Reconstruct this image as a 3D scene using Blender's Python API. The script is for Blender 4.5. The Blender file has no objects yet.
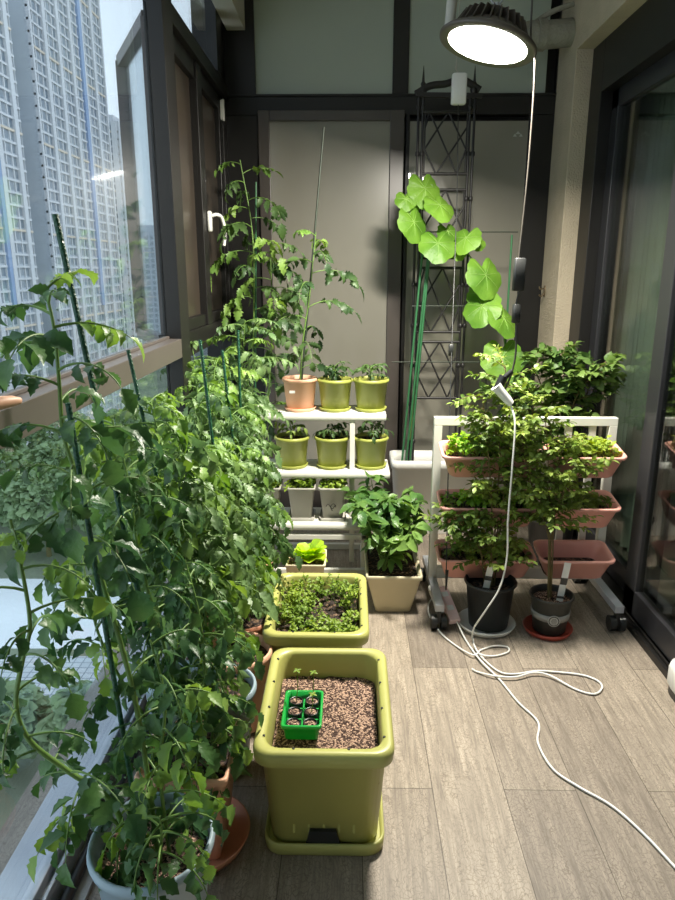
import bpy, math, random
from mathutils import Vector, Matrix, Quaternion, noise
PI = math.pi
C = bpy.context.scene.collection
R = math.radians
rnd = random.Random(7)

# ------------------------------------------------------------------ camera
F = 675.0
PITCH, YAW, CAMH = R(14.8), R(1.026), 1.4
cam_d = bpy.data.cameras.new('camera'); cam = bpy.data.objects.new('camera', cam_d); C.objects.link(cam)
cam_d.sensor_fit = 'VERTICAL'; cam_d.sensor_height = 36; cam_d.lens = 27; cam_d.clip_start = .02; cam_d.clip_end = 2000
cam.location = (0, 0, CAMH); cam.rotation_euler = (PI/2-PITCH, 0, YAW)
bpy.context.scene.camera = cam
RM = Matrix.Rotation(YAW, 3, 'Z') @ Matrix.Rotation(PI/2-PITCH, 3, 'X')
def at(px, py, X=None, Y=None, Z=None):
    "point of the place seen in a given direction, at a known wall, depth or height"
    d = RM @ Vector(((px-337.5)/F, (450-py)/F, -1))
    if X is not None: t = X/d.x
    elif Y is not None: t = Y/d.y
    else: t = (Z-CAMH)/d.z
    return Vector((0, 0, CAMH)) + d*t

# ------------------------------------------------------------------ materials
def lin(c): return tuple(((v/255)/12.92 if v/255 <= .04045 else ((v/255+.055)/1.055)**2.4) for v in c)
def newmat(name):
    m = bpy.data.materials.new(name); m.use_nodes = True
    nt = m.node_tree; b = nt.nodes['Principled BSDF']; return m, nt, b
def setc(b, col): b.inputs['Base Color'].default_value = (*col, 1)
def pm(name, rgb, rough=.5, var=.08, scale=12, bump=0, bscale=60, metal=0, spec=.5, rgb2=None, coat=0, coatr=.05, sub=0):
    m, nt, b = newmat(name); N = nt.nodes; L = nt.links
    c = lin(rgb); b.inputs['Roughness'].default_value = rough; b.inputs['Metallic'].default_value = metal
    b.inputs['Specular IOR Level'].default_value = spec
    b.inputs['Coat Weight'].default_value = coat; b.inputs['Coat Roughness'].default_value = coatr
    tc = N.new('ShaderNodeTexCoord'); no = N.new('ShaderNodeTexNoise'); no.inputs['Scale'].default_value = scale
    no.inputs['Detail'].default_value = 5; L.new(tc.outputs['Object'], no.inputs['Vector'])
    r = N.new('ShaderNodeValToRGB'); L.new(no.outputs['Fac'], r.inputs['Fac'])
    c2 = lin(rgb2) if rgb2 else tuple(v*(1+var) for v in c); c1 = c if rgb2 else tuple(v*(1-var) for v in c)
    r.color_ramp.elements[0].position = .35; r.color_ramp.elements[1].position = .65
    r.color_ramp.elements[0].color = (*c1, 1); r.color_ramp.elements[1].color = (*c2, 1)
    L.new(r.outputs['Color'], b.inputs['Base Color'])
    if bump:
        n2 = N.new('ShaderNodeTexNoise'); n2.inputs['Scale'].default_value = bscale; L.new(tc.outputs['Object'], n2.inputs['Vector'])
        bp = N.new('ShaderNodeBump'); bp.inputs['Strength'].default_value = bump; bp.inputs['Distance'].default_value = .01
        L.new(n2.outputs['Fac'], bp.inputs['Height']); L.new(bp.outputs['Normal'], b.inputs['Normal'])
    return m
def leafmat(name, rgb, rgb2, trans=.35, rough=.45, scale=6):
    m, nt, b = newmat(name); N = nt.nodes; L = nt.links
    tc = N.new('ShaderNodeTexCoord'); no = N.new('ShaderNodeTexNoise'); no.inputs['Scale'].default_value = scale; no.inputs['Detail'].default_value = 3
    L.new(tc.outputs['Object'], no.inputs['Vector'])
    r = N.new('ShaderNodeValToRGB'); L.new(no.outputs['Fac'], r.inputs['Fac'])
    r.color_ramp.elements[0].position = .36; r.color_ramp.elements[1].position = .64
    r.color_ramp.elements[0].color = (*lin(rgb), 1); r.color_ramp.elements[1].color = (*lin(rgb2), 1)
    L.new(r.outputs['Color'], b.inputs['Base Color']); b.inputs['Roughness'].default_value = rough
    b.inputs['Specular IOR Level'].default_value = .4
    n2 = N.new('ShaderNodeTexNoise'); n2.inputs['Scale'].default_value = 90; L.new(tc.outputs['Object'], n2.inputs['Vector'])
    bp = N.new('ShaderNodeBump'); bp.inputs['Strength'].default_value = .5; bp.inputs['Distance'].default_value = .004
    L.new(n2.outputs['Fac'], bp.inputs['Height']); L.new(bp.outputs['Normal'], b.inputs['Normal'])
    tr = N.new('ShaderNodeBsdfTranslucent'); hs = N.new('ShaderNodeHueSaturation'); hs.inputs['Hue'].default_value = .485
    hs.inputs['Saturation'].default_value = 1.15; hs.inputs['Value'].default_value = 1.5
    L.new(r.outputs['Color'], hs.inputs['Color']); L.new(hs.outputs['Color'], tr.inputs['Color'])
    mx = N.new('ShaderNodeMixShader'); mx.inputs[0].default_value = trans
    L.new(b.outputs[0], mx.inputs[1]); L.new(tr.outputs[0], mx.inputs[2]); L.new(mx.outputs[0], N['Material Output'].inputs[0])
    return m
def glassmat(name, tint=(1, 1, 1), ior=1.5, gtint=(1, 1, 1)):
    m, nt, b = newmat(name); N = nt.nodes; L = nt.links; N.remove(b)
    g = N.new('ShaderNodeNewGeometry'); mp = N.new('ShaderNodeMapRange')
    mp.inputs['To Min'].default_value = ior; mp.inputs['To Max'].default_value = 1/ior
    L.new(g.outputs['Backfacing'], mp.inputs['Value'])
    fr = N.new('ShaderNodeFresnel'); L.new(mp.outputs[0], fr.inputs['IOR'])
    t = N.new('ShaderNodeBsdfTransparent'); t.inputs[0].default_value = (*tint, 1)
    gl = N.new('ShaderNodeBsdfGlossy'); gl.inputs['Roughness'].default_value = .01; gl.inputs['Color'].default_value = (*gtint, 1)
    mx = N.new('ShaderNodeMixShader'); L.new(fr.outputs[0], mx.inputs[0]); L.new(t.outputs[0], mx.inputs[1]); L.new(gl.outputs[0], mx.inputs[2])
    L.new(mx.outputs[0], N['Material Output'].inputs[0]); return m
def emat(name, col, s):
    m, nt, b = newmat(name); setc(b, (.8, .8, .8)); b.inputs['Emission Color'].default_value = (*col, 1); b.inputs['Emission Strength'].default_value = s; return m
def soilmat(name, dark, chip, scale=110, amount=.5):
    m, nt, b = newmat(name); N = nt.nodes; L = nt.links
    tc = N.new('ShaderNodeTexCoord'); v = N.new('ShaderNodeTexVoronoi'); v.inputs['Scale'].default_value = scale
    L.new(tc.outputs['Object'], v.inputs['Vector'])
    sep = N.new('ShaderNodeSeparateColor'); L.new(v.outputs['Color'], sep.inputs[0])
    r = N.new('ShaderNodeValToRGB'); r.color_ramp.interpolation = 'LINEAR'
    e = r.color_ramp.elements; e[0].position = amount; e[0].color = (*lin(dark), 1); e[1].position = min(.98, amount+.3); e[1].color = (*lin(chip), 1)
    L.new(sep.outputs[0], r.inputs['Fac']); L.new(r.outputs['Color'], b.inputs['Base Color']); b.inputs['Roughness'].default_value = .9
    bp = N.new('ShaderNodeBump'); bp.inputs['Strength'].default_value = .9; bp.inputs['Distance'].default_value = .006; bp.invert = True
    L.new(v.outputs['Distance'], bp.inputs['Height']); L.new(bp.outputs['Normal'], b.inputs['Normal']); return m

M = {}
M['lime'] = pm('lime_plastic', (172, 172, 98), .4, .06, 5)
M['lime_pot'] = pm('green_pot_plastic', (158, 164, 78), .42, .06, 8)
M['peach'] = pm('peach_plastic', (226, 176, 144), .5, .08, 6)
M['terra'] = pm('terracotta_plastic', (202, 138, 106), .55, .08, 6)
M['blue'] = pm('bluegrey_plastic', (150, 170, 180), .45, .1, 6)
M['cream'] = pm('cream_plastic', (214, 204, 172), .45, .05, 6)
M['white'] = pm('white_painted_metal', (218, 218, 208), .4, .03, 6)
M['whitep'] = pm('white_plastic', (225, 225, 220), .35, .02, 6)
M['greyp'] = pm('grey_plastic', (172, 170, 160), .5, .06, 6)
M['pink'] = pm('pink_plastic', (232, 170, 156), .42, .06, 5)
M['blackp'] = pm('black_plastic', (34, 36, 36), .4, .15, 9)
M['dgrey'] = pm('dark_grey_plastic', (62, 62, 58), .45, .1, 9)
M['redp'] = pm('red_plastic', (150, 62, 48), .4, .08, 9)
M['green'] = pm('bright_green_plastic', (20, 158, 62), .35, .06, 9)
M['stake'] = pm('green_coated_stake', (18, 74, 50), .4, .15, 40, bump=.5, bscale=200)
M['stakel'] = pm('pale_green_coated_wire', (48, 100, 64), .4, .1, 40)
M['dstake'] = pm('dark_stake', (46, 56, 44), .5, .15, 40)
M['alu'] = pm('dark_aluminium', (24, 23, 22), .42, .08, 4, metal=.0, spec=.45)
M['alub'] = pm('brown_aluminium', (82, 76, 72), .36, .06, 4, spec=.6)
M['panel'] = pm('brown_panel', (54, 48, 42), .3, .1, 3, spec=.6, rgb2=(68, 60, 51))
M['silver'] = pm('aluminium_track', (176, 180, 186), .35, .06, 12, metal=.3)
M['iron'] = pm('black_iron', (34, 32, 32), .45, .1, 30)
M['frost'] = pm('frosted_glass', (132, 129, 118), .3, .04, 1.5, coat=.9, coatr=.035)
M['frostu'] = pm('frosted_upper_glass', (158, 168, 156), .35, .04, 1.5, coat=.8, coatr=.05)
M['plaster'] = pm('ridged_plaster', (176, 164, 142), .75, .06, 8, bump=.6, bscale=120)
M['ceil'] = pm('ceiling_plaster', (178, 174, 160), .85, .05, 5, bump=.2)
M['bouncewhite'] = pm('bounce_white_paint', (236, 233, 226), .8, .02, 4)  # whitened so the ceiling and front wall bounce light back inside
M['ledge'] = pm('grey_stone_ledge', (150, 148, 144), .7, .15, 12, bump=.3, rgb2=(172, 170, 166))
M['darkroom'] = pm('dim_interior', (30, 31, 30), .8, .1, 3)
M['curtain'] = pm('sheer_curtain', (160, 170, 160), .8, .1, 3)
M['pipe'] = pm('wrapped_pipe', (132, 130, 118), .6, .12, 12, bump=.6, bscale=70)
M['glass'] = glassmat('window_glass', (.93, .97, .98), 1.45)
M['dglass'] = glassmat('door_glass', (.70, .74, .70), 1.7)
M['lens'] = emat('lamp_lens_lit', (1, .96, .84), 14)
M['soil'] = soilmat('soil', (38, 28, 22), (120, 96, 74), 120, .62)
M['perl'] = soilmat('speckled_potting_mix', (66, 46, 38), (194, 160, 136), 230, .46)
M['stem'] = pm('green_stem', (96, 128, 58), .5, .15, 20)
M['wood'] = pm('woody_stem', (104, 92, 54), .7, .2, 20)
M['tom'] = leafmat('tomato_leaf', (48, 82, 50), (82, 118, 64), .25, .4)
M['tomf'] = leafmat('lamplit_tomato_leaf', (80, 110, 70), (122, 150, 92), .28)  # paler copy of the tomato leaf, the lamp's light mixed into its greens
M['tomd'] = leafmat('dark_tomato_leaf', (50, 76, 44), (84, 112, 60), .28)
M['toml'] = leafmat('young_tomato_leaf', (98, 134, 60), (134, 166, 80), .3)
M['pepper'] = leafmat('pepper_leaf', (70, 108, 54), (118, 150, 76), .25, .35)
M['cuke'] = leafmat('cucumber_leaf', (84, 128, 40), (118, 160, 56), .3)
M['vein'] = pm('leaf_vein', (150, 186, 96), .5)
M['lett'] = leafmat('lettuce_leaf', (150, 190, 40), (186, 216, 70), .4)
M['herb'] = leafmat('herb_leaf', (104, 134, 48), (150, 172, 66), .3)
M['shrub'] = leafmat('shrub_leaf', (84, 112, 48), (140, 160, 76), .25)
M['shrubd'] = leafmat('dark_shrub_leaf', (72, 102, 52), (118, 144, 72), .25)
M['bright'] = leafmat('bright_seedling_leaf', (118, 170, 40), (160, 200, 70), .35)
M['treem'] = leafmat('tree_leaf', (108, 128, 92), (140, 160, 116), .1, .7, .15)
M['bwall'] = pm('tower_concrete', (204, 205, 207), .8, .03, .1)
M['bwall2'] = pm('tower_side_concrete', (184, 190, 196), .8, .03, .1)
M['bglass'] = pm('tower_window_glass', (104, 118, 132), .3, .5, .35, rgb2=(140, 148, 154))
M['bframe'] = pm('tower_window_frame', (214, 216, 220), .6, .05, .1)
M['accent'] = pm('tower_peach_band', (212, 198, 180), .8, .05, .1)
M['blueband'] = pm('tower_blue_band', (140, 160, 190), .7, .05, .1)
M['ground'] = pm('park_ground', (112, 122, 98), .9, .1, .05, rgb2=(140, 146, 122))
M['road'] = pm('pale_paving', (238, 240, 238), .8, .04, .1)

# floor planks
m, nt, b = newmat('floor_planks'); N = nt.nodes; L = nt.links
tc = N.new('ShaderNodeTexCoord'); mp = N.new('ShaderNodeMapping'); mp.inputs['Rotation'].default_value = (0, 0, -PI/2)
mp.inputs['Location'].default_value = (-1.59+1.2*3, .037+.2*10, 0)
L.new(tc.outputs['Object'], mp.inputs['Vector'])
# mapping order: scale, rotate, translate -> (y, -x) + loc
br = N.new('ShaderNodeTexBrick'); br.inputs['Scale'].default_value = 1; br.inputs['Brick Width'].default_value = 1.2; br.inputs['Row Height'].default_value = .2
br.inputs['Mortar Size'].default_value = .0014; br.inputs['Mortar Smooth'].default_value = .3; br.offset = .5; br.offset_frequency = 2
br.inputs['Color1'].default_value = (*lin((142, 132, 120)), 1); br.inputs['Color2'].default_value = (*lin((178, 167, 151)), 1); br.inputs['Mortar'].default_value = (*lin((92, 84, 72)), 1)
br.inputs['Bias'].default_value = -.1
L.new(mp.outputs[0], br.inputs['Vector'])
m3 = N.new('ShaderNodeMapping'); m3.inputs['Scale'].default_value = (12, .9, 1); L.new(tc.outputs['Object'], m3.inputs['Vector'])
n1 = N.new('ShaderNodeTexNoise'); n1.inputs['Scale'].default_value = 4; n1.inputs['Detail'].default_value = 8; n1.inputs['Roughness'].default_value = .78; n1.inputs['Distortion'].default_value = .35
L.new(m3.outputs[0], n1.inputs['Vector'])
r1 = N.new('ShaderNodeValToRGB'); r1.color_ramp.elements[0].position = .36; r1.color_ramp.elements[1].position = .66
r1.color_ramp.elements[0].color = (.52, .50, .48, 1); r1.color_ramp.elements[1].color = (1.16, 1.15, 1.13, 1); L.new(n1.outputs['Fac'], r1.inputs['Fac'])
mu = N.new('ShaderNodeMix'); mu.data_type = 'RGBA'; mu.blend_type = 'MULTIPLY'; mu.inputs[0].default_value = 1
L.new(br.outputs['Color'], mu.inputs[6]); L.new(r1.outputs['Color'], mu.inputs[7])
v1 = N.new('ShaderNodeTexVoronoi'); v1.feature = 'DISTANCE_TO_EDGE'; v1.inputs['Scale'].default_value = 75
m4 = N.new('ShaderNodeMapping'); m4.inputs['Scale'].default_value = (1.6, .8, 1); nd = N.new('ShaderNodeTexNoise'); nd.inputs['Scale'].default_value = 9; nd.inputs['Detail'].default_value = 6
L.new(tc.outputs['Object'], nd.inputs['Vector']); ad = N.new('ShaderNodeVectorMath'); ad.operation = 'MULTIPLY_ADD'; ad.inputs[1].default_value = (.12, .12, .12)
L.new(nd.outputs['Color'], ad.inputs[0]); L.new(tc.outputs['Object'], ad.inputs[2]); L.new(ad.outputs[0], m4.inputs['Vector']); L.new(m4.outputs[0], v1.inputs['Vector'])
r2 = N.new('ShaderNodeValToRGB'); r2.color_ramp.elements[0].position = 0; r2.color_ramp.elements[1].position = .10
r2.color_ramp.elements[0].color = (.55, .52, .48, 1); r2.color_ramp.elements[1].color = (1, 1, 1, 1); L.new(v1.outputs['Distance'], r2.inputs['Fac'])
n5 = N.new('ShaderNodeTexNoise'); n5.inputs['Scale'].default_value = 4; n5.inputs['Detail'].default_value = 4; L.new(m3.outputs[0], n5.inputs['Vector'])
r5 = N.new('ShaderNodeValToRGB'); r5.color_ramp.elements[0].position = .30; r5.color_ramp.elements[1].position = .58; L.new(n5.outputs['Fac'], r5.inputs['Fac'])
mu2 = N.new('ShaderNodeMix'); mu2.data_type = 'RGBA'; mu2.blend_type = 'MULTIPLY'
L.new(r5.outputs['Color'], mu2.inputs[0]); L.new(mu.outputs[2], mu2.inputs[6]); L.new(r2.outputs['Color'], mu2.inputs[7])
L.new(mu2.outputs[2], b.inputs['Base Color']); b.inputs['Roughness'].default_value = .55
bp = N.new('ShaderNodeBump'); bp.inputs['Strength'].default_value = .25; bp.inputs['Distance'].default_value = .003; L.new(n1.outputs['Fac'], bp.inputs['Height']); L.new(bp.outputs['Normal'], b.inputs['Normal'])
M['floor'] = m
# paved roof grid far below
m, nt, b = newmat('paving_grid'); N = nt.nodes; L = nt.links
tc = N.new('ShaderNodeTexCoord'); br = N.new('ShaderNodeTexBrick'); br.offset = 0; br.inputs['Scale'].default_value = 1; br.inputs['Brick Width'].default_value = 1.2; br.inputs['Row Height'].default_value = 1.2; br.inputs['Mortar Size'].default_value = .08
br.inputs['Color1'].default_value = (*lin((196, 200, 200)), 1); br.inputs['Color2'].default_value = (*lin((206, 208, 206)), 1); br.inputs['Mortar'].default_value = (*lin((140, 146, 150)), 1)
L.new(tc.outputs['Object'], br.inputs['Vector']); L.new(br.outputs['Color'], b.inputs['Base Color']); M['grid'] = m

# ------------------------------------------------------------------ mesh building
class MB:
    def __init__(s): s.v = []; s.f = []; s.m = []; s.sm = []
    def add(s, verts, faces, mi=0, smooth=False):
        o = len(s.v); s.v += [tuple(v) for v in verts]
        for f in faces: s.f.append(tuple(i+o for i in f)); s.m.append(mi); s.sm.append(smooth)
    def box(s, x0, x1, y0, y1, z0, z1, mi=0, mat=None):
        vs = [Vector((x, y, z)) for z in (z0, z1) for y in (y0, y1) for x in (x0, x1)]
        if mat: vs = [mat @ v for v in vs]
        s.add(vs, [(0, 2, 3, 1), (4, 5, 7, 6), (0, 1, 5, 4), (2, 6, 7, 3), (0, 4, 6, 2), (1, 3, 7, 5)], mi)
    def rbox(s, x0, x1, y0, y1, z0, z1, r=.01, mi=0, n=3):
        cx, cy = (x0+x1)/2, (y0+y1)/2; w, d = x1-x0, y1-y0
        rings = [rrect(w-2*r*.6, d-2*r*.6, r, z0, cx, cy, n), rrect(w, d, r, z0+r*.5, cx, cy, n), rrect(w, d, r, z1-r*.5, cx, cy, n), rrect(w-2*r*.6, d-2*r*.6, r, z1, cx, cy, n)]
        s.loft(rings, mi, True, True, True)
    def loft(s, rings, mi=0, cap0=True, cap1=True, smooth=True, closed=True):
        n = len(rings[0]); vs = [p for r in rings for p in r]; fs = []
        for i in range(len(rings)-1):
            for j in range(n if closed else n-1):
                k = (j+1) % n; fs.append((i*n+j, i*n+k, (i+1)*n+k, (i+1)*n+j))
        s.add(vs, fs, mi, smooth)
        if cap0: s.add(rings[0], [tuple(range(n-1, -1, -1))], mi)
        if cap1: s.add(rings[-1], [tuple(range(n))], mi)
    def lathe(s, prof, cx=0, cy=0, n=36, mi=0, mat=None, cap0=True, cap1=True):
        rings = []
        for r, z in prof:
            ring = [Vector((cx+r*math.cos(2*PI*i/n), cy+r*math.sin(2*PI*i/n), z)) for i in range(n)]
            if mat: ring = [mat @ p for p in ring]
            rings.append(ring)
        s.loft(rings, mi, cap0, cap1)
    def tube(s, pts, r, n=7, mi=0, cap=True, r1=None):
        pts = [Vector(p) for p in pts]; rings = []; k = len(pts)
        up = None
        for i, p in enumerate(pts):
            t = (pts[min(i+1, k-1)]-pts[max(i-1, 0)])
            if t.length < 1e-9: t = Vector((0, 0, 1))
            t.normalize()
            if up is None: up = t.orthogonal().normalized()
            up = (up - t*up.dot(t)); up = up.normalized() if up.length > 1e-6 else t.orthogonal().normalized()
            w = t.cross(up); rr = r if r1 is None else r+(r1-r)*i/(k-1)
            rings.append([p+(up*math.cos(2*PI*j/n)+w*math.sin(2*PI*j/n))*rr for j in range(n)])
        s.loft(rings, mi, cap, cap)
    def bar(s, p0, p1, w, h=None, mi=0):
        p0 = Vector(p0); p1 = Vector(p1); t = (p1-p0).normalized(); h = h or w
        a = t.cross(Vector((0, 0, 1)));
        if a.length < 1e-4: a = Vector((1, 0, 0))
        a.normalize(); c = a.cross(t)
        rings = [[p+a*(sx*w/2)+c*(sy*h/2) for sx, sy in ((-1, -1), (1, -1), (1, 1), (-1, 1))] for p in (p0, p1)]
        s.loft(rings, mi, True, True, False)
    def build(s, name, mats, parent=None, bevel=0):
        me = bpy.data.meshes.new(name); me.from_pydata(s.v, [], s.f)
        if not isinstance(mats, (list, tuple)): mats = [mats]
        for mm in mats: me.materials.append(mm)
        me.polygons.foreach_set('material_index', s.m); me.polygons.foreach_set('use_smooth', s.sm); me.update()
        o = bpy.data.objects.new(name, me); C.objects.link(o)
        if parent:
            o.parent = parent; o.matrix_parent_inverse = Matrix.Translation(-parent.location) if parent.type == 'EMPTY' and not parent.parent else Matrix.Identity(4)
        if bevel:
            bv = o.modifiers.new('bevel', 'BEVEL'); bv.width = bevel; bv.segments = 2; bv.limit_method = 'ANGLE'
        return o
def rrect(w, d, r, z, cx=0, cy=0, n=4):
    out = []; r = min(r, w/2*.98, d/2*.98)
    for (sx, sy, a0) in ((1, 1, 0), (-1, 1, 90), (-1, -1, 180), (1, -1, 270)):
        for i in range(n+1):
            a = R(a0+90*i/n); out.append(Vector((cx+sx*(w/2-r)+r*math.cos(a), cy+sy*(d/2-r)+r*math.sin(a), z)))
    return out
def tag(o, label=None, cat=None, group=None, kind=None):
    if label: o['label'] = label
    if cat: o['category'] = cat
    if group: o['group'] = group
    if kind: o['kind'] = kind
    return o
def thing(name, label, cat, loc, group=None):
    o = bpy.data.objects.new(name, None); C.objects.link(o); o.location = loc; o.empty_display_size = .05
    return tag(o, label, cat, group)
def sbox(name, mat, *a, bevel=0, parent=None):
    mb = MB(); mb.box(*a); o = mb.build(name, mat, parent, bevel)
    if not parent: o['kind'] = 'structure'
    return o
def catmull(pts, k=6):
    pts = [Vector(p) for p in pts]; P = [pts[0]*2-pts[1]]+pts+[pts[-1]*2-pts[-2]]; out = []
    for i in range(1, len(P)-2):
        a, b_, c, d = P[i-1], P[i], P[i+1], P[i+2]
        for j in range(k):
            t = j/k; out.append(.5*((2*b_)+(c-a)*t+(2*a-5*b_+4*c-d)*t*t+(3*b_-a-3*c+d)*t**3))
    out.append(pts[-1]); return out

# ------------------------------------------------------------------ leaves
TOM = [(0, .03), (.08, .12), (.19, .31), (.26, .20), (.38, .37), (.45, .23), (.57, .31), (.64, .17), (.76, .19), (.84, .09), (1, 0)]
TOM2 = [(0, .03), (.10, .17), (.22, .31), (.31, .24), (.43, .37), (.54, .27), (.66, .27), (.77, .15), (.88, .08), (1, 0)]
OVA = [(0, .02), (.2, .30), (.42, .44), (.65, .36), (.85, .16), (1, 0)]
LAN2 = [(0, .02), (.22, .24), (.5, .36), (.78, .22), (1, 0)]
LAN = [(0, .02), (.25, .22), (.5, .27), (.78, .16), (1, 0)]
def leaf(mb, p, d, nrm, L, W, shape=OVA, curl=.6, fold=.25, mi=0):
    d = d.normalized(); s = d.cross(nrm)
    if s.length < 1e-4: s = d.orthogonal()
    s.normalize(); n = s.cross(d); vs = []; q = Vector(p); prev = 0
    cd, cn = d.copy(), n.copy()
    for (t, w) in shape:
        dt = t-prev; prev = t; rot = Quaternion(s, -curl*dt)
        cd = rot @ cd; cn = rot @ cn; q = q+cd*(L*dt)
        e = s*(w*W*L)*1.0
        vs += [q-e+cn*(fold*w*W*L), q.copy(), q+e+cn*(fold*w*W*L)]
    k = len(shape); fs = []
    for i in range(k-1):
        a = i*3; fs += [(a, a+1, a+4, a+3), (a+1, a+2, a+5, a+4)]
    mb.add(vs, fs, mi, True)
def rv(r): return Vector((r.uniform(-1, 1), r.uniform(-1, 1), r.uniform(-1, 1)))
UP = Vector((0, 0, 1))
def compound(ml, ms, p, d, L, r, lw=1.0, droop=1.0, n=3, mi=0, ls=.38, inner=True):
    "tomato leaf: arching stalk with pairs of lobed leaflets"
    d = d.normalized(); s = d.cross(UP)
    if s.length < .1: s = Vector((1, 0, 0))
    s.normalize(); pts = []; q = Vector(p); K = 8; ang = 0; cd = (d+UP*.25).normalized()
    for i in range(K+1):
        pts.append(q.copy()); rot = Quaternion(s, -droop*1.35/K*(1+.5*i/K)); cd = rot @ cd; q = q+cd*(L/K)
    ms.tube(pts, .0022*lw+.0006, 5, 0, False, .0009)
    def pos(t):
        x = t*K; i = min(int(x), K-1); return pts[i].lerp(pts[i+1], x-i), (pts[i+1]-pts[i]).normalized()
    ts = [.34+.6*i/n for i in range(n)]
    for t in ts:
        for sg in (-1, 1):
            q, td = pos(min(.97, t+r.uniform(-.04, .04))); dd = (td*.5+s*sg*.95-UP*r.uniform(.0, .55)*droop+rv(r)*.22).normalized()
            size = L*ls*(.75+.45*math.sin(t*PI))*r.uniform(.7, 1.15)
            leaf(ml, q+dd*size*.1, dd, (UP+rv(r)*.8).normalized(), size, .84*lw, TOM if (ls < .28 or r.random() < .25) else TOM2, r.uniform(.4, 2.3), r.uniform(.1, .7), mi)
        if inner and r.random() < .8:
            q, td = pos(min(.95, t+.09)); dd = (td*.4+s*r.choice((-1, 1))-UP*.3).normalized(); leaf(ml, q, dd, UP, L*ls*.4, .9, OVA, .6, .2, mi)
    q, td = pos(1); leaf(ml, q, (td-UP*.15*droop), (UP+s*.2+td*.5).normalized(), L*ls*1.2*r.uniform(.85, 1.1), 1.0*lw, TOM if ls < .28 else TOM2, r.uniform(.3, 1.4), r.uniform(.05, .45), mi)

# ------------------------------------------------------------------ pots
def round_pot(parent, c, rt, h, mat, rim=.008, rb=None, z0=0, name='pot', bandh=.028, n=40):
    rb = rb or rt*.74; x, y = c; mb = MB()
    prof = [(rb*.92, z0), (rb, z0+.004), (rt*.93, z0+h-bandh), (rt*.93+rim*.3, z0+h-bandh+.001), (rt, z0+h-bandh+.004), (rt+rim*.4, z0+h-bandh/2), (rt, z0+h-.002), (rt-.004, z0+h),
            (rt-.008, z0+h-.003), (rt*.90, z0+h-bandh), (rb*.93, z0+.012), (.001, z0+.012)]
    mb.lathe(prof, x, y, n); return mb.build(name, mat, parent)
def round_soil(parent, c, r, z, mat, bumpy=.006):
    mb = MB(); rings = []; n = 28
    for k, rr in enumerate((1, .75, .5, .25, .02)):
        rings.append([Vector((c[0]+r*rr*math.cos(2*PI*i/n), c[1]+r*rr*math.sin(2*PI*i/n), z+(0 if k == 0 else rnd.uniform(-1, 1)*bumpy))) for i in range(n)])
    bot = [Vector((p.x, p.y, z-.02)) for p in rings[0]]
    mb.loft([bot]+rings, 0, True, True); return mb.build('soil', mat, parent)
def saucer(c, r, mat, label, z0=0, h=.022, parent=None, group=None):
    mb = MB(); mb.lathe([(r*.86, z0), (r*.9, z0+.002), (r, z0+h), (r-.004, z0+h+.001), (r*.86, z0+.006), (.001, z0+.006)], c[0], c[1], 36)
    o = mb.build('saucer', mat, parent)
    if not parent: tag(o, label, 'saucer', group)
    return o
def stake(parent, p0, p1, r=.0045, mat=None, name='stake', segs=6):
    mb = MB(); mb.tube([Vector(p0).lerp(Vector(p1), i/segs) for i in range(segs+1)], r, 8); return mb.build(name, mat or M['stake'], parent)
def grow(stem, r, n, Lf, leafm, root, t0=.18, t1=1.0, lw=1, droop=1, stemr=.006, mats=None, bias=None, tipyoung=True, biasw=.6, ls=.38, pairs=3):
    "stem tube + compound leaves along it"
    pts = catmull(stem, 5); ms = MB(); ml = MB(); ms.tube(pts, stemr, 8, 0, True, stemr*.45)
    K = len(pts)-1; a = r.uniform(0, 6)
    for i in range(n):
        t = t0+(t1-t0)*(i+.5)/n; x = t*K; j = min(int(x), K-1); q = pts[j].lerp(pts[j+1], x-j)
        a += 2.4+r.uniform(-.4, .4); d = Vector((math.cos(a), math.sin(a), r.uniform(.0, .55)))
        if bias is not None: d = d+Vector(bias)*biasw
        top = max(0, (t-.85)/.15)
        compound(ml, ms, q, d, Lf*(1-.45*top)*r.uniform(.7, 1.15), r, lw, droop*r.uniform(.7, 1.2)*(1-.4*top), pairs, 1 if (t > .86 and tipyoung and r.random() < .7) or r.random() < .12 else 0, ls)
    ms.build('stem', M['stem'], root); return ml.build('foliage', mats or [leafm, M['toml']], root)

# ================================================================== THE ROOM
XL, XR, YB, ZC = -.635, 1.14, 3.92, 3.0
mb = MB(); mb.box(-.9, 1.25, -1.6, YB+.1, -.06, 0); mb.build('floor', M['floor']).__setitem__('kind', 'structure')
sbox('ceiling', M['bouncewhite'], -.95, 1.3, -1.6, YB+.1, ZC, ZC+.1)
sbox('wall_front_added', M['bouncewhite'], -.95, 1.3, -1.7, -1.6, 0, ZC)  # unseen wall added behind the camera to stop sky light flooding in
# ledge along the window
o = sbox('trim_1', M['ledge'], -.77, -.60, -1.6, YB, 0.0, .012)
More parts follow.
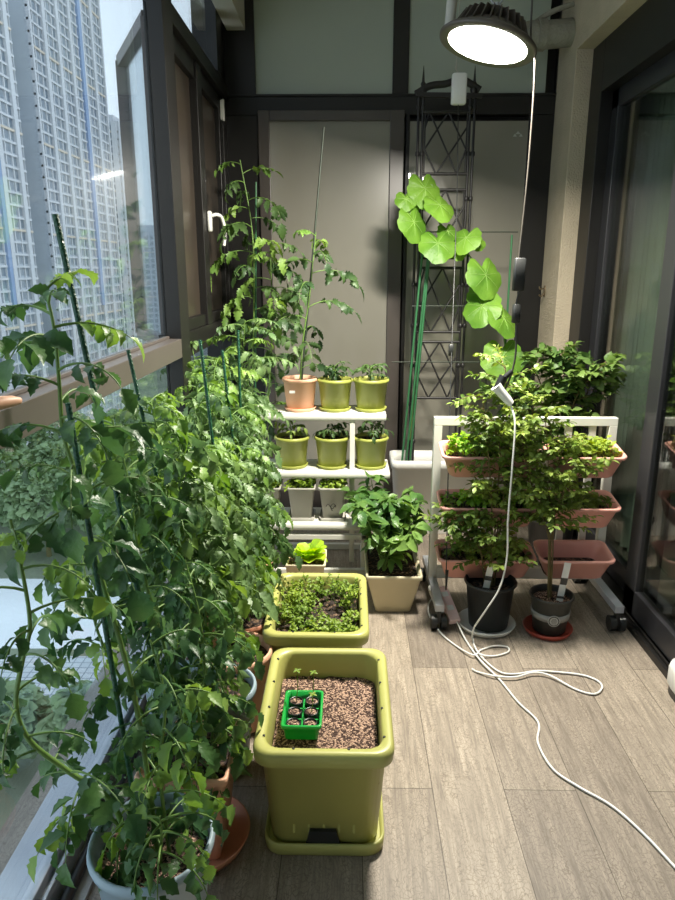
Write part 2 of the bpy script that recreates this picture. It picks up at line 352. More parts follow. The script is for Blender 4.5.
# --- left window wall : sill, rail, posts
def struct(name, mb, mats, bevel=.002): o = mb.build(name, mats, None, bevel); o['kind'] = 'structure'; return o
mb = MB(); mb.box(-.80, -.66, -1.6, YB, .012, .055, 0); mb.box(-.70, -.68, -1.6, YB, .055, .085, 0); mb.box(-.67, -.66, -1.6, YB, .055, .07, 0); struct('trim_2', mb, M['silver'])
mb = MB(); mb.box(-.70, XL, -1.6, 2.56, 1.085, 1.155); mb.box(-.70, -.68, -1.6, 2.56, 1.155, 1.165); struct('trim_3', mb, M['alub'])
mb = MB(); mb.box(-.70, XL, 2.56, 2.70, .012, ZC); struct('trim_4', mb, M['alu'])
mb = MB(); mb.box(-.75, -.66, 2.66, YB-.05, 1.06, 1.16); mb.box(-.80, -.66, YB-.12, YB-.02, .012, ZC); struct('trim_5', mb, M['alu'])
mb = MB(); mb.box(-.80, XL, -1.6, -1.5, .012, ZC); mb.box(-.80, XL, .0-.9, -.8, .012, ZC); mb.box(-.75, -.7, -1.6, 2.56, 2.75, ZC); struct('trim_6', mb, M['alu'])
def pane(name, mat, *a, frame=None):
    o = sbox(name, mat, *a); return o
pane('window_1', M['glass'], -.693, -.687, -.8, 2.56, 1.165, 2.75)
pane('window_2', M['glass'], -.693, -.687, -.8, 2.56, .085, 1.085)
pane('window_3', M['glass'], -.693, -.687, 2.66, YB-.12, .085, 1.06)
# window_4: brown two leaf window with hinges and handle
w4 = bpy.data.objects.new('window_4', None); C.objects.link(w4); w4.location = (-.66, 3.2, 1.16); w4['kind'] = 'structure'
y0, ym, y1 = 2.70, 3.24, 3.80; zb, zt = 1.16, 2.27
mb = MB(); mb.box(-.74, -.67, y0, y1, zb, zb+.05); mb.box(-.74, -.67, y0, y1, zt-.07, zt); mb.box(-.74, -.67, y0, y0+.05, zb, zt); mb.box(-.74, -.67, y1-.05, y1, zb, zt); mb.box(-.74, -.66, ym-.05, ym+.05, zb, zt)
mb.build('window_frame', M['alu'], w4, .003)
for (a, b_) in ((y0+.05, ym-.05), (ym+.05, y1-.05)):
    mb = MB(); mb.box(-.72, -.695, a, b_, zb+.05, zt-.07); mb.build('panel', M['panel'], w4)
for yy, zz in ((y0+.03, 2.2), (y0+.03, 1.22), (y1-.02, 2.2)):
    mb = MB(); mb.tube([(-.655, yy, zz-.05), (-.655, yy, zz+.05)], .008, 10); mb.box(-.667, -.655, yy-.012, yy+.012, zz-.045, zz+.045); mb.build('hinge', M['whitep'], w4)
hb = at(214, 232, X=-.63)
mb = MB(); hy = 3.28; hz = 1.62; mb.rbox(-.66, -.64, hy-.018, hy+.018, hz-.04, hz+.05, .008)
mb.tube(catmull([(-.64, hy, hz+.03), (-.615, hy+.01, hz+.035), (-.60, hy+.04, hz+.02), (-.592, hy+.06, hz-.04), (-.60, hy+.06, hz-.10)], 6), .008, 10); mb.build('handle', M['whitep'], w4)
# transom above
mb = MB(); mb.box(-.70, -.645, 2.70, YB-.02, 2.27, 2.335); mb.box(-.70, -.64, 2.70, YB-.02, 2.72, 2.80); mb.box(-.70, -.64, 3.60, 3.72, 2.335, 2.72); struct('trim_7', mb, M['alu'])
pane('window_5', M['glass'], -.672, -.666, 2.70, 3.60, 2.335, 2.72)
sbox('trim_8', M['ceil'], -.80, -.545, 2.66, YB, 2.60+.2, ZC)
mb = MB(); mb.box(-.64, -.545, 3.0, YB-.02, 2.60, 2.80); struct('trim_9', mb, M['ceil'])
# open casement outside
A_ = Vector((-.83, 2.50, 0)); B_ = Vector((-1.10, 3.02, 0)); z0, z1 = 1.10, 2.27
A_ = at(148, 18, X=-.78); B_ = Vector((at(122, 62, Z=A_.z).x, at(122, 62, Z=A_.z).y, 0)); z1 = A_.z; A_.z = 0
sash = bpy.data.objects.new('window_6', None); C.objects.link(sash); sash.location = (A_.x, A_.y, z0); sash['kind'] = 'structure'
mb = MB(); u = (B_-A_).normalized()
for p, q in (((A_, z0), (A_, z1)), ((B_, z0), (B_, z1)), ((A_, z0), (B_, z0)), ((A_, z1), (B_, z1))):
    mb.bar(p[0]+UP*p[1], q[0]+UP*q[1], .05, .05)
mb.build('sash_frame', M['alub'], sash, .003)
mb = MB(); nn = Vector((-u.y, u.x, 0))*.003
mb.loft([[A_+UP*z0-nn, B_+UP*z0-nn, B_+UP*z0+nn, A_+UP*z0+nn], [A_+UP*z1-nn, B_+UP*z1-nn, B_+UP*z1+nn, A_+UP*z1+nn]], smooth=False); mb.build('glazing', M['glass'], sash)
# --- back wall
def X_(px, py=300): return at(px, py, Y=YB).x
def Z_(py): return at(350, py, Y=YB).z
xa, xb, xc, xd, xe = X_(228), X_(270, 122), X_(390, 122), X_(405, 122), X_(528, 122)
ztop = Z_(95); zdoor = Z_(122)
mb = MB()
mb.box(-.8, xa, YB, YB+.08, 0, ZC)
mb.box(xa, X_(255, 50), YB-.02, YB+.08, ztop, ZC); mb.box(X_(393, 50), X_(409, 50), YB-.02, YB+.08, ztop, ZC); mb.box(X_(548, 200), 1.3, YB-.02, YB+.08, 0, ZC)
mb.box(xa, 1.1, YB-.02, YB+.08, zdoor+.03, ztop); mb.box(xa, 1.1, YB-.03, YB+.08, ztop-.012, ztop)
mb.box(xa, xb-.06, YB-.02, YB+.08, 0, zdoor+.03); mb.box(X_(404, 200), X_(406, 200)+.01, YB-.02, YB+.08, 0, zdoor+.03)
mb.box(xe, 1.1, YB-.015, YB+.08, 0, zdoor+.03)
mb.box(xa, 1.1, YB+.05, YB+.08, 0, ZC)
struct('wall_back', mb, M['alu'], .003)
d1 = bpy.data.objects.new('door_1', None); C.objects.link(d1); d1.location = ((xb+xc)/2, YB, 0); d1['kind'] = 'structure'
mb = MB(); x0, x1 = xb-.06, xc+.075
mb.box(x0, xb, YB-.04, YB, .0, zdoor+.05); mb.box(xc, x1, YB-.04, YB, 0, zdoor+.05); mb.box(xb, xc, YB-.04, YB, zdoor, zdoor+.05); mb.box(xb, xc, YB-.04, YB, 0, .12); mb.build('door_frame', M['alub'] if False else pm('dark_brown_aluminium', (74, 68, 64), .33, .06, 4, spec=.6), d1, .003)
mb = MB(); mb.box(xb, xc, YB-.022, YB-.012, .12, zdoor); mb.build('pane', M['frost'], d1)
mb = MB(); mb.box(xc+.085, xe, YB-.012, YB-.002, .10, zdoor); struct('window_7', mb, M['frost'], 0)
mb = MB(); mb.box(xc+.085, xe+.02, YB-.03, YB, .0, .10); struct('trim_10', mb, M['alu'])
mb = MB(); mb.box(X_(255, 50), X_(393, 50), YB, YB+.01, ztop, ZC); struct('window_8', mb, M['frostu'], 0)
mb = MB(); mb.box(X_(409, 50), X_(548, 50), YB, YB+.01, ztop, ZC); struct('window_9', mb, M['frostu'], 0)
# tiny maker's mark on the frosted pane
mb = MB(); c = at(518, 134, Y=YB-.014)
for dx, dz, s_ in ((-.016, -.006, .010), (0, .006, .013), (.016, -.006, .010)):
    mb.add([(c.x+dx-s_, c.y, c.z+dz-.006), (c.x+dx+s_, c.y, c.z+dz-.006), (c.x+dx, c.y, c.z+dz+.008), (c.x+dx-s_, c.y+.002, c.z+dz-.006), (c.x+dx+s_, c.y+.002, c.z+dz-.006), (c.x+dx, c.y+.002, c.z+dz+.008)], [(0, 1, 2), (3, 5, 4), (0, 3, 4, 1), (1, 4, 5, 2), (2, 5, 3, 0)])
struct('trim_11', mb, pm('pale_glass_mark', (176, 178, 170), .5), 0)
# --- right column and lintel
mb = MB(); mb.box(1.07, 1.4, 3.60, YB-.02, 0, ZC); mb.box(1.07, 1.4, -1.6, 3.60, 2.42, ZC); struct('wall_right', mb, M['plaster'], .004)
hk = at(545, 291, X=1.07)
mb = MB(); mb.rbox(hk.x-.006, hk.x, hk.y-.012, hk.y+.012, hk.z-.03, hk.z+.03, .003); mb.tube(catmull([(hk.x-.004, hk.y, hk.z+.015), (hk.x-.03, hk.y-.01, hk.z+.01), (hk.x-.035, hk.y-.01, hk.z+.025)]), .004, 8); mb.tube(catmull([(hk.x-.004, hk.y, hk.z-.01), (hk.x-.02, hk.y-.005, hk.z-.03), (hk.x-.034, hk.y-.01, hk.z-.02)]), .004, 8)
tag(mb.build('wall_hook', pm('dull_brass', (120, 106, 84), .4, .1, 20, metal=.6)), 'small dull metal hook fixed on the pale plaster column', 'hook')
# door opening frame
mb = MB(); mb.box(1.15, 1.30, 3.44, 3.60, 0, 2.42); mb.box(1.15, 1.30, -1.6, 3.44, 2.20, 2.42); mb.box(1.13, 1.30, -1.6, 3.60, -.0, .03); mb.box(1.15, 1.30, -1.6, -1.5, .03, 2.42)
mb.box(1.143, 1.15, -1.6, 3.60, .03, .045); struct('trim_12', mb, M['alu'])
def sliding(name, x, ya, yb_, stw=.09):
    d = bpy.data.objects.new(name, None); C.objects.link(d); d.location = (x, (ya+yb_)/2, .03); d['kind'] = 'structure'
    mb = MB(); mb.box(x-.02, x+.02, ya, ya+stw, .045, 2.20); mb.box(x-.02, x+.02, yb_-stw, yb_, .045, 2.20); mb.box(x-.02, x+.02, ya, yb_, .045, .15); mb.box(x-.02, x+.02, ya, yb_, 2.12, 2.20)
    mb.build('door_frame', pm('charcoal_aluminium', (40, 40, 43), .35, .06, 4, spec=.6), d, .003)
    mb = MB(); mb.box(x-.003, x+.003, ya+stw, yb_-stw, .15, 2.12); mb.build('pane', M['dglass'], d)
sliding('door_2', 1.225, 2.50, 3.44, .08)
sliding('door_3', 1.175, .60, 2.61, .10)
sliding('door_4', 1.225, -1.5, .70)
# dim room behind
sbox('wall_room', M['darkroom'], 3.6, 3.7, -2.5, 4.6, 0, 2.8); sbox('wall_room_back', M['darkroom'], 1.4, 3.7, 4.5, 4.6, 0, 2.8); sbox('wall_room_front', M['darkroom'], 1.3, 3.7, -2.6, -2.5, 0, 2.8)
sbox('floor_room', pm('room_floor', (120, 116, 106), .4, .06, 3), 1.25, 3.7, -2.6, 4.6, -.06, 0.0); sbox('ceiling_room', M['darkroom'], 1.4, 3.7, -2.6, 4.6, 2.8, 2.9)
mb = MB(); ys = [3.15+.012*i for i in range(70)]
r0 = [Vector((1.42+.018*math.sin(i*1.1)+.006*math.sin(i*.37), y, .03)) for i, y in enumerate(ys)]
ring = r0+[Vector((p.x+.004, p.y, p.z)) for p in reversed(r0)]
mb.loft([ring, [p+UP*2.4 for p in ring]], 0, True, True)
tag(mb.build('curtain', M['curtain']), 'pale green sheer curtain hanging in folds behind the far door pane', 'curtain')
# pipe by the ceiling
mb = MB(); pts = [at(524, 44, Y=3.6), at(540, 34, Y=3.62), at(560, 30, Y=3.66), at(575, 30, Y=3.7)]
pts = [Vector((.93, 3.70, 2.70)), Vector((1.0, 3.72, 2.74)), Vector((1.068, 3.74, 2.74))]
pz = at(545, 35, Y=3.70); mb = MB(); mb.tube(catmull([(pz.x-.12, 3.72, pz.z-.04), (pz.x-.08, 3.71, pz.z-.0), (pz.x+.0, 3.70, pz.z), (1.068, 3.70, pz.z+.01)], 6), .062, 18); mb.tube([(pz.x-.04, 3.70, pz.z+.0), (pz.x+.0, 3.70, pz.z+.0)], .07, 18)
mb.tube(catmull([(pz.x-.12, 3.70, pz.z+.0), (pz.x-.0, 3.69, pz.z+.085), (1.066, 3.69, pz.z+.13)], 6), .012, 8)
tag(mb.build('drain_pipe', M['pipe']), 'grey wrapped pipe crossing the top of the plaster column', 'pipe')

# ================================================================== LAMP
lc = at(487, 47, Y=2.42); LX, LY, LZ = lc
lamp = thing('pendant_grow_lamp', 'round bright disc pendant lamp hanging tilted from a steel hook', 'lamp', (LX, LY, LZ+.12))
LT = Matrix.Translation(lc) @ Matrix.Rotation(R(14), 4, 'Y') @ Matrix.Rotation(R(-4), 4, 'X')
mb = MB(); mb.lathe([(.128, .004), (.150, .000), (.157, .003), (.158, .010), (.150, .018), (.128, .03), (.118, .036), (.10, .05), (.06, .055), (.055, .10), (.001, .10)], n=56, mat=LT, cap0=False)
for i in range(28):
    a = 2*PI*i/28; u = Vector((math.cos(a), math.sin(a), 0)); t = Vector((-u.y, u.x, 0))*.0015
    pr = [u*.055+UP*.05, u*.125+UP*.034, u*.10+UP*.085, u*.055+UP*.095]
    mb.add([LT @ (p+t) for p in pr]+[LT @ (p-t) for p in pr], [(0, 1, 2, 3), (7, 6, 5, 4), (0, 4, 5, 1), (1, 5, 6, 2), (2, 6, 7, 3)])
mb.build('housing', pm('lamp_housing', (84, 78, 72), .45, .05, 8, metal=.3), lamp)
mb = MB(); mb.lathe([(.001, .0035), (.128, .0035), (.128, .010), (.001, .010)], n=48, mat=LT); mb.build('lens', M['lens'], lamp)
mb = MB(); top = LT @ Vector((0, 0, .10)); mb.tube([top, top+Vector((0, 0, .03))], .008, 10)
cc = top+Vector((0, 0, .055)); mb.tube([cc+Vector((.022*math.cos(a), 0, .030*math.sin(a))) for a in [2*PI*i/20 for i in range(21)]], .003, 8)
mb.build('hook', M['silver'], lamp)
mb = MB(); mb.tube([cc+UP*.025, (cc.x, cc.y, ZC)], .0025, 6); mb.build('hanging_cable', M['silver'], lamp)
ld = bpy.data.lights.new('lamp_light', 'AREA'); ld.shape = 'DISK'; ld.size = .24; ld.energy = 74; ld.color = (1, .94, .83)
lo = bpy.data.objects.new('lamp_light', ld); C.objects.link(lo); lo.matrix_world = LT @ Matrix.Translation((0, 0, .001)); lo.parent = lamp; lo.matrix_parent_inverse = Matrix.Translation(-lamp.location)
LE = at(534, 60, Y=2.42)
pa = at(519, 258, Y=2.42); pb = at(519, 291, Y=2.42); pc = at(516, 304, Y=2.42); pd_ = at(516, 323, Y=2.42); pe = at(512, 372, Y=2.42); pf = at(504, 392, Y=2.42)
cord = thing('lamp_power_cord', 'black lamp cord with two black driver boxes hanging down to the plug', 'cord', pf)
mb = MB(); mb.tube(catmull([(at(528, 2, Y=2.42).x, 2.42, ZC), at(531, 25, Y=2.44), at(535, 62, Y=2.40), at(529, 160, Y=2.42), pa], 6), .0032, 7); mb.tube(catmull([pb, pc], 2), .003, 7); mb.tube(catmull([pd_, at(516, 350, Y=2.42), pe, pf], 5), .0035, 7); mb.build('cable', pm('grey_cable', (70, 66, 60), .4), cord)
for a_, b_, w in ((pa, pb, .019), (pc, pd_, .012)):
    mb = MB(); mb.rbox((a_.x+b_.x)/2-w, (a_.x+b_.x)/2+w, 2.405, 2.435, b_.z, a_.z, .005); mb.build('driver_box', M['blackp'], cord)
mb = MB(); mb.tube([at(504, 376, Y=2.42), at(497, 390, Y=2.42)], .016, 12); mb.tube([at(512, 371, Y=2.42), at(504, 378, Y=2.42)], .010, 10); mb.build('plug', M['blackp'], cord)
# white extension cord
strip = None
ext = thing('extension_cord', 'white extension cord hanging from the plug and looping across the plank floor', 'cord', at(473, 638, Z=0))
FZ = .006
def fl(px, py, z=FZ): return at(px, py, Z=z)
hang = [at(511, 405, Y=2.41), at(515, 425, Y=2.38), at(512, 470, Y=2.36), at(508, 520, Y=2.35), at(507, 557, Y=2.34), at(500, 587, Y=2.33), at(486, 610, Y=2.33), at(474, 628, Y=2.36)]
a = [fl(473, 640), fl(479, 654), fl(498, 671), fl(515, 674), fl(536, 671), fl(556, 672), fl(582, 675), fl(598, 681), fl(602, 688), fl(594, 694), fl(575, 689), fl(551, 676, .011), fl(534, 672.5, .014), fl(515, 677, .013), fl(495, 676, .012), fl(478, 672), fl(472, 669)]
mb = MB(); mb.tube(catmull(hang+a, 8), .0036, 8)
b2 = [fl(457, 622, .03), fl(467, 642), fl(481, 661, .012), fl(500, 680), fl(518, 702), fl(538, 722), fl(538, 743), fl(553, 769), fl(579, 787), fl(612, 806), fl(644, 834), fl(675, 867), fl(720, 915), fl(740, 960)]
mb.tube(catmull(b2, 8), .0036, 8)
c2 = [fl(440, 594, .06), fl(430, 601, .02), fl(429, 614), fl(440, 632), fl(455, 645), fl(473, 655, .013), fl(481, 650), fl(494, 646), fl(507, 647), fl(508, 652), fl(494, 656), fl(480, 654, .013), fl(474, 645, .014)]
mb.tube(catmull(c2, 8), .0034, 8); mb.build('cable', M['whitep'], ext)
mb = MB(); s0, s1 = at(496, 386, Y=2.415), at(511, 404, Y=2.41); mb.tube([s0, s0.lerp(s1, .2), s0.lerp(s1, .8), s1], .022, 14, r1=.013); mb.build('socket', M['whitep'], ext)
# pink power strip
g0, g1 = at(441, 588, Z=.10), at(455, 622, Z=.03)
ps = thing('power_strip', 'pink and white power strip propped by the left caster of the cart', 'power strip', (g1.x, g1.y, 0))
u = (g1-g0).normalized(); sd = Vector((1, .15, 0)).normalized(); nn = u.cross(sd).normalized(); nn = nn if nn.z > 0 else -nn; sd = nn.cross(u)
mb = MB(); MM = Matrix((( *[sd.x, u.x, nn.x], g0.x), (sd.y, u.y, nn.y, g0.y), (sd.z, u.z, nn.z, g0.z), (0, 0, 0, 1))); ll = (g1-g0).length
mb.box(-.024, .024, 0, ll, -.013, .013, 0, MM); body_ = mb.build('strip_body', pm('pale_pink_plastic', (236, 206, 202), .4), ps, .004)
for k in range(2):
    mb = MB(); mb.box(-.014, .014, ll*(.25+.4*k)-.012, ll*(.25+.4*k)+.012, .0125, .015, 0, MM); mb.build('outlet', M['whitep'], body_)
mb = MB(); mb.box(-.052, -.027, -.02, ll*.7, -.02, .004, 0, MM); mb.build('adapter', M['whitep'], ps, .004)
# thin black cord with white box
AY = 3.42; wb = at(459, 88, Y=AY)
usb = thing('hanging_adapter', 'small white adapter box hanging high with a thin black wire running down', 'adapter', (wb.x, AY, wb.z-.05))
mb = MB(); mb.rbox(wb.x-.034, wb.x+.034, AY-.02, AY+.02, wb.z-.07, wb.z+.06, .010); mb.build('box', M['whitep'], usb)
mb = MB(); mb.tube([(wb.x, AY, wb.z-.07), at(457, 200, Y=3.2), at(452, 340, Y=2.9), at(448, 480, Y=2.6), at(446, 585, Y=2.47)], .0022, 6); mb.tube([at(447, 570, Y=2.49), at(446, 590, Y=2.47)], .007, 8, r1=.003); sw = at(451, 350, Y=2.88); mb.rbox(sw.x-.01, sw.x+.01, 2.87, 2.89, sw.z-.025, sw.z+.025, .004); mb.build('wire', M['blackp'], usb)
mb = MB(); mb.tube(catmull([(wb.x-.005, AY, wb.z+.06), (wb.x-.02, AY, wb.z+.09), (wb.x-.015, AY, wb.z+.14), (wb.x-.01, AY, ZC)], 5), .0026, 6); mb.build('string', M['greyp'], usb)
rp = at(459, 12, Y=2.6)
mb = MB(); mb.tube([(rp.x-.03, 2.6, rp.z-.05), (rp.x+.02, 2.62, ZC)], .018, 12); tag(mb.build('drying_rod', M['greyp']), 'short grey tube hanging from the ceiling left of the lamp', 'rod')

# ================================================================== LIME PLANTERS
def big_planter(label, cx, y0, y1, w, h, soilz, soilm, rimmat=M['lime']):
    cy = (y0+y1)/2; L_ = y1-y0
    t = thing('rectangular_planter', label, 'planter', (cx, cy, 0))
    mb = MB(); bw, bl = w*.80, L_*.84; r = .045; rings = []
    def rg(w_, l_, z, r_=r): return rrect(w_, l_, r_, z, cx, cy, 6)
    rings = [rg(bw-.02, bl-.02, .022), rg(bw, bl, .028), rg(w*.90, L_*.93, h-.045), rg(w-.012, L_-.012, h-.044), rg(w, L_, h-.038), rg(w+.004, L_+.004, h-.012), rg(w-.004, L_-.004, h-.002), rg(w-.016, L_-.016, h),
             rg(w-.044, L_-.044, h-.001), rg(w-.054, L_-.054, h-.010), rg(w*.86-.01, L_*.885-.01, h-.07), rg(bw-.02, bl-.02, .06)]
    mb.loft(rings, 0, True, True)
    # raised ribs on walls
    for k in range(5):
        xx = cx-w*.22+w*.44*k/4
        for sg in (-1, 1): mb.bar((xx, cy+sg*(bl/2+.001), .06), (xx*1.0, cy+sg*(L_*.465-.004), h-.05), .006, .004)
    tub_ = mb.build('tub', rimmat, t)
    for hx_, hy_ in [(cx+sx*(w/2-.022), cy-L_*.36+L_*.24*k) for sx in (-1, 1) for k in range(4)]+[(cx-.07, y0+.02), (cx+.06, y0+.02)]:
        mb = MB(); mb.lathe([(.0032, h-.0035), (.0032, h+.0008), (.001, h+.0008)], hx_, hy_, 10); mb.build('drain_hole', M['blackp'], tub_)
    mb = MB(); rings = [rg(bw+.01, bl+.01, .0), rg(bw+.03, bl+.03, .004), rg(bw+.034, bl+.034, .034), rg(bw+.026, bl+.026, .038), rg(bw+.012, bl+.012, .02)]
    mb.loft(rings, 0, True, True); mb.build('tray', rimmat, t)
    mb = MB(); yf = cy-bl/2-.004
    mb.add([(cx-.045, yf-.006, .03), (cx+.04, yf-.006, .03), (cx+.03, yf-.011, .075), (cx-.035, yf-.011, .075), (cx-.045, yf+.02, .03), (cx+.04, yf+.02, .03), (cx+.03, yf+.02, .075), (cx-.035, yf+.02, .075)],
           [(0, 1, 2, 3), (7, 6, 5, 4), (0, 3, 7, 4), (1, 5, 6, 2), (3, 2, 6, 7)]); mb.build('water_inlet', M['blackp'], tub_)
    mb = MB(); rs = random.Random(3); n = 20; vs = []; sw, sl = w*.80, L_*.85; fs = []
    for i in range(n+1):
        for j in range(n+1): vs.append((cx+sw*(i/n-.5), cy+sl*(j/n-.5), soilz+rs.uniform(-.004, .004)+.006*noise.noise(Vector((i*.4, j*.4, 0)))))
    for i in range(n):
        for j in range(n): a_ = i*(n+1)+j; fs.append((a_, a_+n+1, a_+n+2, a_+1))
    mb.add(vs, fs, 0, True); mb.box(cx-sw/2, cx+sw/2, cy-sl/2, cy+sl/2, soilz-.03, soilz-.006); mb.build('soil', soilm, t)
    return t
P1 = big_planter('lime green tub nearest the camera, dark speckled soil and a seedling tray inside', at(323, 755, Z=.31).x, 1.335, 1.80, .335, .315, .235, M['perl'])
pc2 = at(318, 605, Z=.31).x
P2 = big_planter('lime green tub full of feathery herbs behind the nearest tub', pc2, 1.875, 2.33, .335, .31, .255, M['soil'])
# herbs
mb = MB(); ms = MB(); r = random.Random(11)
for i in range(520):
    x, y = pc2+r.uniform(-.13, .13), 2.10+r.uniform(-.18, .18); h_ = r.uniform(.02, .07)*(.5+noise.noise(Vector((x*9, y*9, 2)))+.5)
    dens = noise.noise(Vector((x*7, y*7, 0)))
    if dens < -.22: continue
    d = Vector((r.uniform(-.5, .5), r.uniform(-.5, .5), 1)).normalized(); p = Vector((x, y, .255)); q = p+d*h_
    ms.tube([p, q], .0009, 4)
    for k in range(6):
        dd = Vector((r.uniform(-1, 1), r.uniform(-1, 1), r.uniform(-.1, .7))); leaf(mb, p.lerp(q, r.uniform(.6, 1)), dd, UP+rv(r)*.6, r.uniform(.008, .017), .95, TOM if k % 2 else OVA, .6, .3)
ms.build('stem', M['stem'], P2); mb.build('foliage', M['herb'], P2)['kind'] = 'stuff'
# seedling tray
tc_ = at(303, 712, Z=.275); tx, ty = tc_.x, tc_.y
tz = .243
tr = thing('seedling_tray', 'bright green six cell seedling tray lying on the speckled soil', 'tray', (tx, ty, tz))
mb = MB(); w, l, h = .100, .150, .045
def rg2(w_, l_, z): return rrect(w_, l_, .010, tz+z, tx, ty, 4)
mb.loft([rg2(w*.86, l*.9, 0), rg2(w*.92, l*.94, h*.75), rg2(w+.004, l+.004, h*.78), rg2(w+.004, l+.004, h), rg2(w-.008, l-.008, h), rg2(w*.84, l*.88, .006)])
mb.box(tx-.002, tx+.002, ty-l*.43, ty+l*.43, tz+.006, tz+h*.6)
for k in (-1, 1): mb.box(tx-w*.41, tx+w*.41, ty+k*l*.15-.002, ty+k*l*.15+.002, tz+.006, tz+h*.6)
mb.build('tray', M['green'], tr)
for i in (-1, 1):
    for j in (-1, 0, 1):
        mb = MB(); x, y = tx+i*.0215, ty+j*.046; mb.lathe([(.0165, tz+.007), (.0185, tz+.034), (.017, tz+.036), (.016, tz+.031)], x, y, 18, 0, None, True, False); mb.lathe([(.016, tz+.026), (.016, tz+.031), (.008, tz+.033), (.001, tz+.032)], x, y, 18, 1); mb.build('soil_plug', [M['blackp'], M['perl']], tr)
for (i, j, hh) in ((-1, 1, .09), (1, 1, .085), (1, 0, .05)):
    mb = MB(); x, y = tx+i*.0215, ty+j*.046; p = Vector((x, y, tz+.032)); q = p+Vector((.004, .006, hh)); mb.tube([p, p.lerp(q, .5)+Vector((.003, 0, 0)), q], .0011, 5)
    for k in range(4):
        a = k*1.6+i; leaf(mb, q, Vector((math.cos(a), math.sin(a), .3)), UP, .014, .6, OVA)
    mb.build('seedling', M['herb'], tr)

# ================================================================== SHELF
SX0, SX1 = at(262, 416, Y=3.05).x-.07, at(387, 416, Y=3.05).x
shelf = thing('shelf_rack', 'low white three tier plant shelf standing before the frosted door', 'shelf', ((SX0+SX1)/2, 3.2, 0))
tiers = [(.34, 2.98), (.585, 3.06), (.835, 3.10)]
tz3 = []
for i, (z, yf) in enumerate(tiers):
    py = (527, 475, 417)[i]; z = at(350, py, Y=yf).z+.012; tz3.append((z, yf))
    x0 = SX0-.05 if i == 0 else SX0; x1 = (at(362, 527, Y=yf).x+.05, at(390, 475, Y=yf).x, SX1)[i]
    mb = MB(); mb.rbox(x0, x1, yf, yf+.24, z-.03, z, .004)
    for k in range(9): mb.bar((x0+.01, yf+.02+k*.025, z+.0005), (x1-.01, yf+.02+k*.025, z+.0005), .004, .003)
    mb.build('shelf_board', M['white'], shelf)
for x in (SX0+.03, at(352, 450, Y=3.3).x):
    for y in (3.12, 3.30):
        mb = MB(); mb.box(x-.012, x+.012, y-.012, y+.012, 0, tz3[2][0]-.02); mb.build('leg', M['white'], shelf, .002)
mb = MB(); fx0, fx1 = at(300, 560, Y=2.97).x, at(366, 560, Y=2.97).x
for (y, z) in ((2.97, .03), (3.28, .03)): mb.box(fx0-.15, fx1, y-.012, y+.012, z-.03, z)
for x in (fx0, fx1-.012): mb.box(x-.012, x+.012, 2.97, 3.28, 0, .03)
mb.box(fx0-.15, fx1, 2.985, 3.009, .17, .195)
for x in (fx0-.14, fx1-.012): mb.box(x-.012, x+.012, 2.985, 3.009, .03, tz3[0][0]-.03)
mb.build('base_frame', M['white'], shelf, .002)

def small_plant(root, c, z, r, kind, h=.09):
    ml = MB(); ms = MB(); p0 = Vector((c[0], c[1], z)); p1 = p0+Vector((r.uniform(-.01, .01), r.uniform(-.01, .01), h)); ms.tube([p0, p1], .0025, 6)
    n = {'a': 9, 'b': 9, 'c': 7}[kind]
    for i in range(n):
        a = i*2.4; t = .3+.7*i/n; d = Vector((math.cos(a), math.sin(a), r.uniform(.5, 1.4)))
        compound(ml, ms, p0.lerp(p1, t), d, r.uniform(.065, .10), r, .7, .8, 3, 0, .36, False)
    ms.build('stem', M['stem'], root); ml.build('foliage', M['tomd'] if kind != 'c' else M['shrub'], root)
r = random.Random(21)
gpots = [(335, 386, 2, 'b', .07, 'green round pot in the middle of the top shelf, drooping seedling'),
         (371, 386, 2, 'a', .07, 'green round pot at the right end of the top shelf, bushy seedling'),
         (292, 438, 1, 'c', .07, 'green round pot at the left of the second shelf, pale seedling'),
         (332, 437, 1, 'a', .05, 'green round pot in the middle of the second shelf, tiny dark seedling'),
         (371, 437, 1, 'b', .08, 'green round pot at the right end of the second shelf, dark leafy seedling')]
def gpot(x, y, z, label, mat, rt, h):
    t = thing('flower_pot', label, 'plant pot', (x, y, z))
    saucer((x, y), rt*.92, mat, None, z+.001, .016, t)
    round_pot(t, (x, y), rt, h, mat, .006, rt*.78, z+.007, bandh=.02)
    round_soil(t, (x, y), rt*.86, z+h-.012, M['soil']); return t
for px, pyr, ti, kind, hh, lab in gpots:
    z, yf = tz3[ti]; y = yf+.105; x = at(px, pyr, Y=y).x; rt = .0845; h = .148
    t = gpot(x, y, z, lab, M['lime_pot'], rt, h); tag(t, group=None)
    small_plant(t, (x, y), z+h-.01, r, kind, hh)
# peach pot on the top shelf with tall tomato
z, yf = tz3[2]; y = yf+.105; x = at(300, 386, Y=y).x
t = gpot(x, y, z, 'peach pot at the left end of the top shelf with a staked tomato', M['peach'], .084, .152)
stake(t, (x+.0, y, z+.06), at(324, 127, Y=y+.02), .0045, M['dstake'])
rt_ = random.Random(5)
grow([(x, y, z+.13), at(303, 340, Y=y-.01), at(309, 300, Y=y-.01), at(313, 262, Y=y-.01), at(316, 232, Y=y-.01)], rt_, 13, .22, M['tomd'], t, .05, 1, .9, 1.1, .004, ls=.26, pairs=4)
mb = MB(); c = at(292, 392, Y=y-.083); mb.box(c.x-.012, c.x+.014, c.y-.003, c.y+.0, c.z-.006, c.z+.006); mb.build('label_sticker', M['whitep'], t)
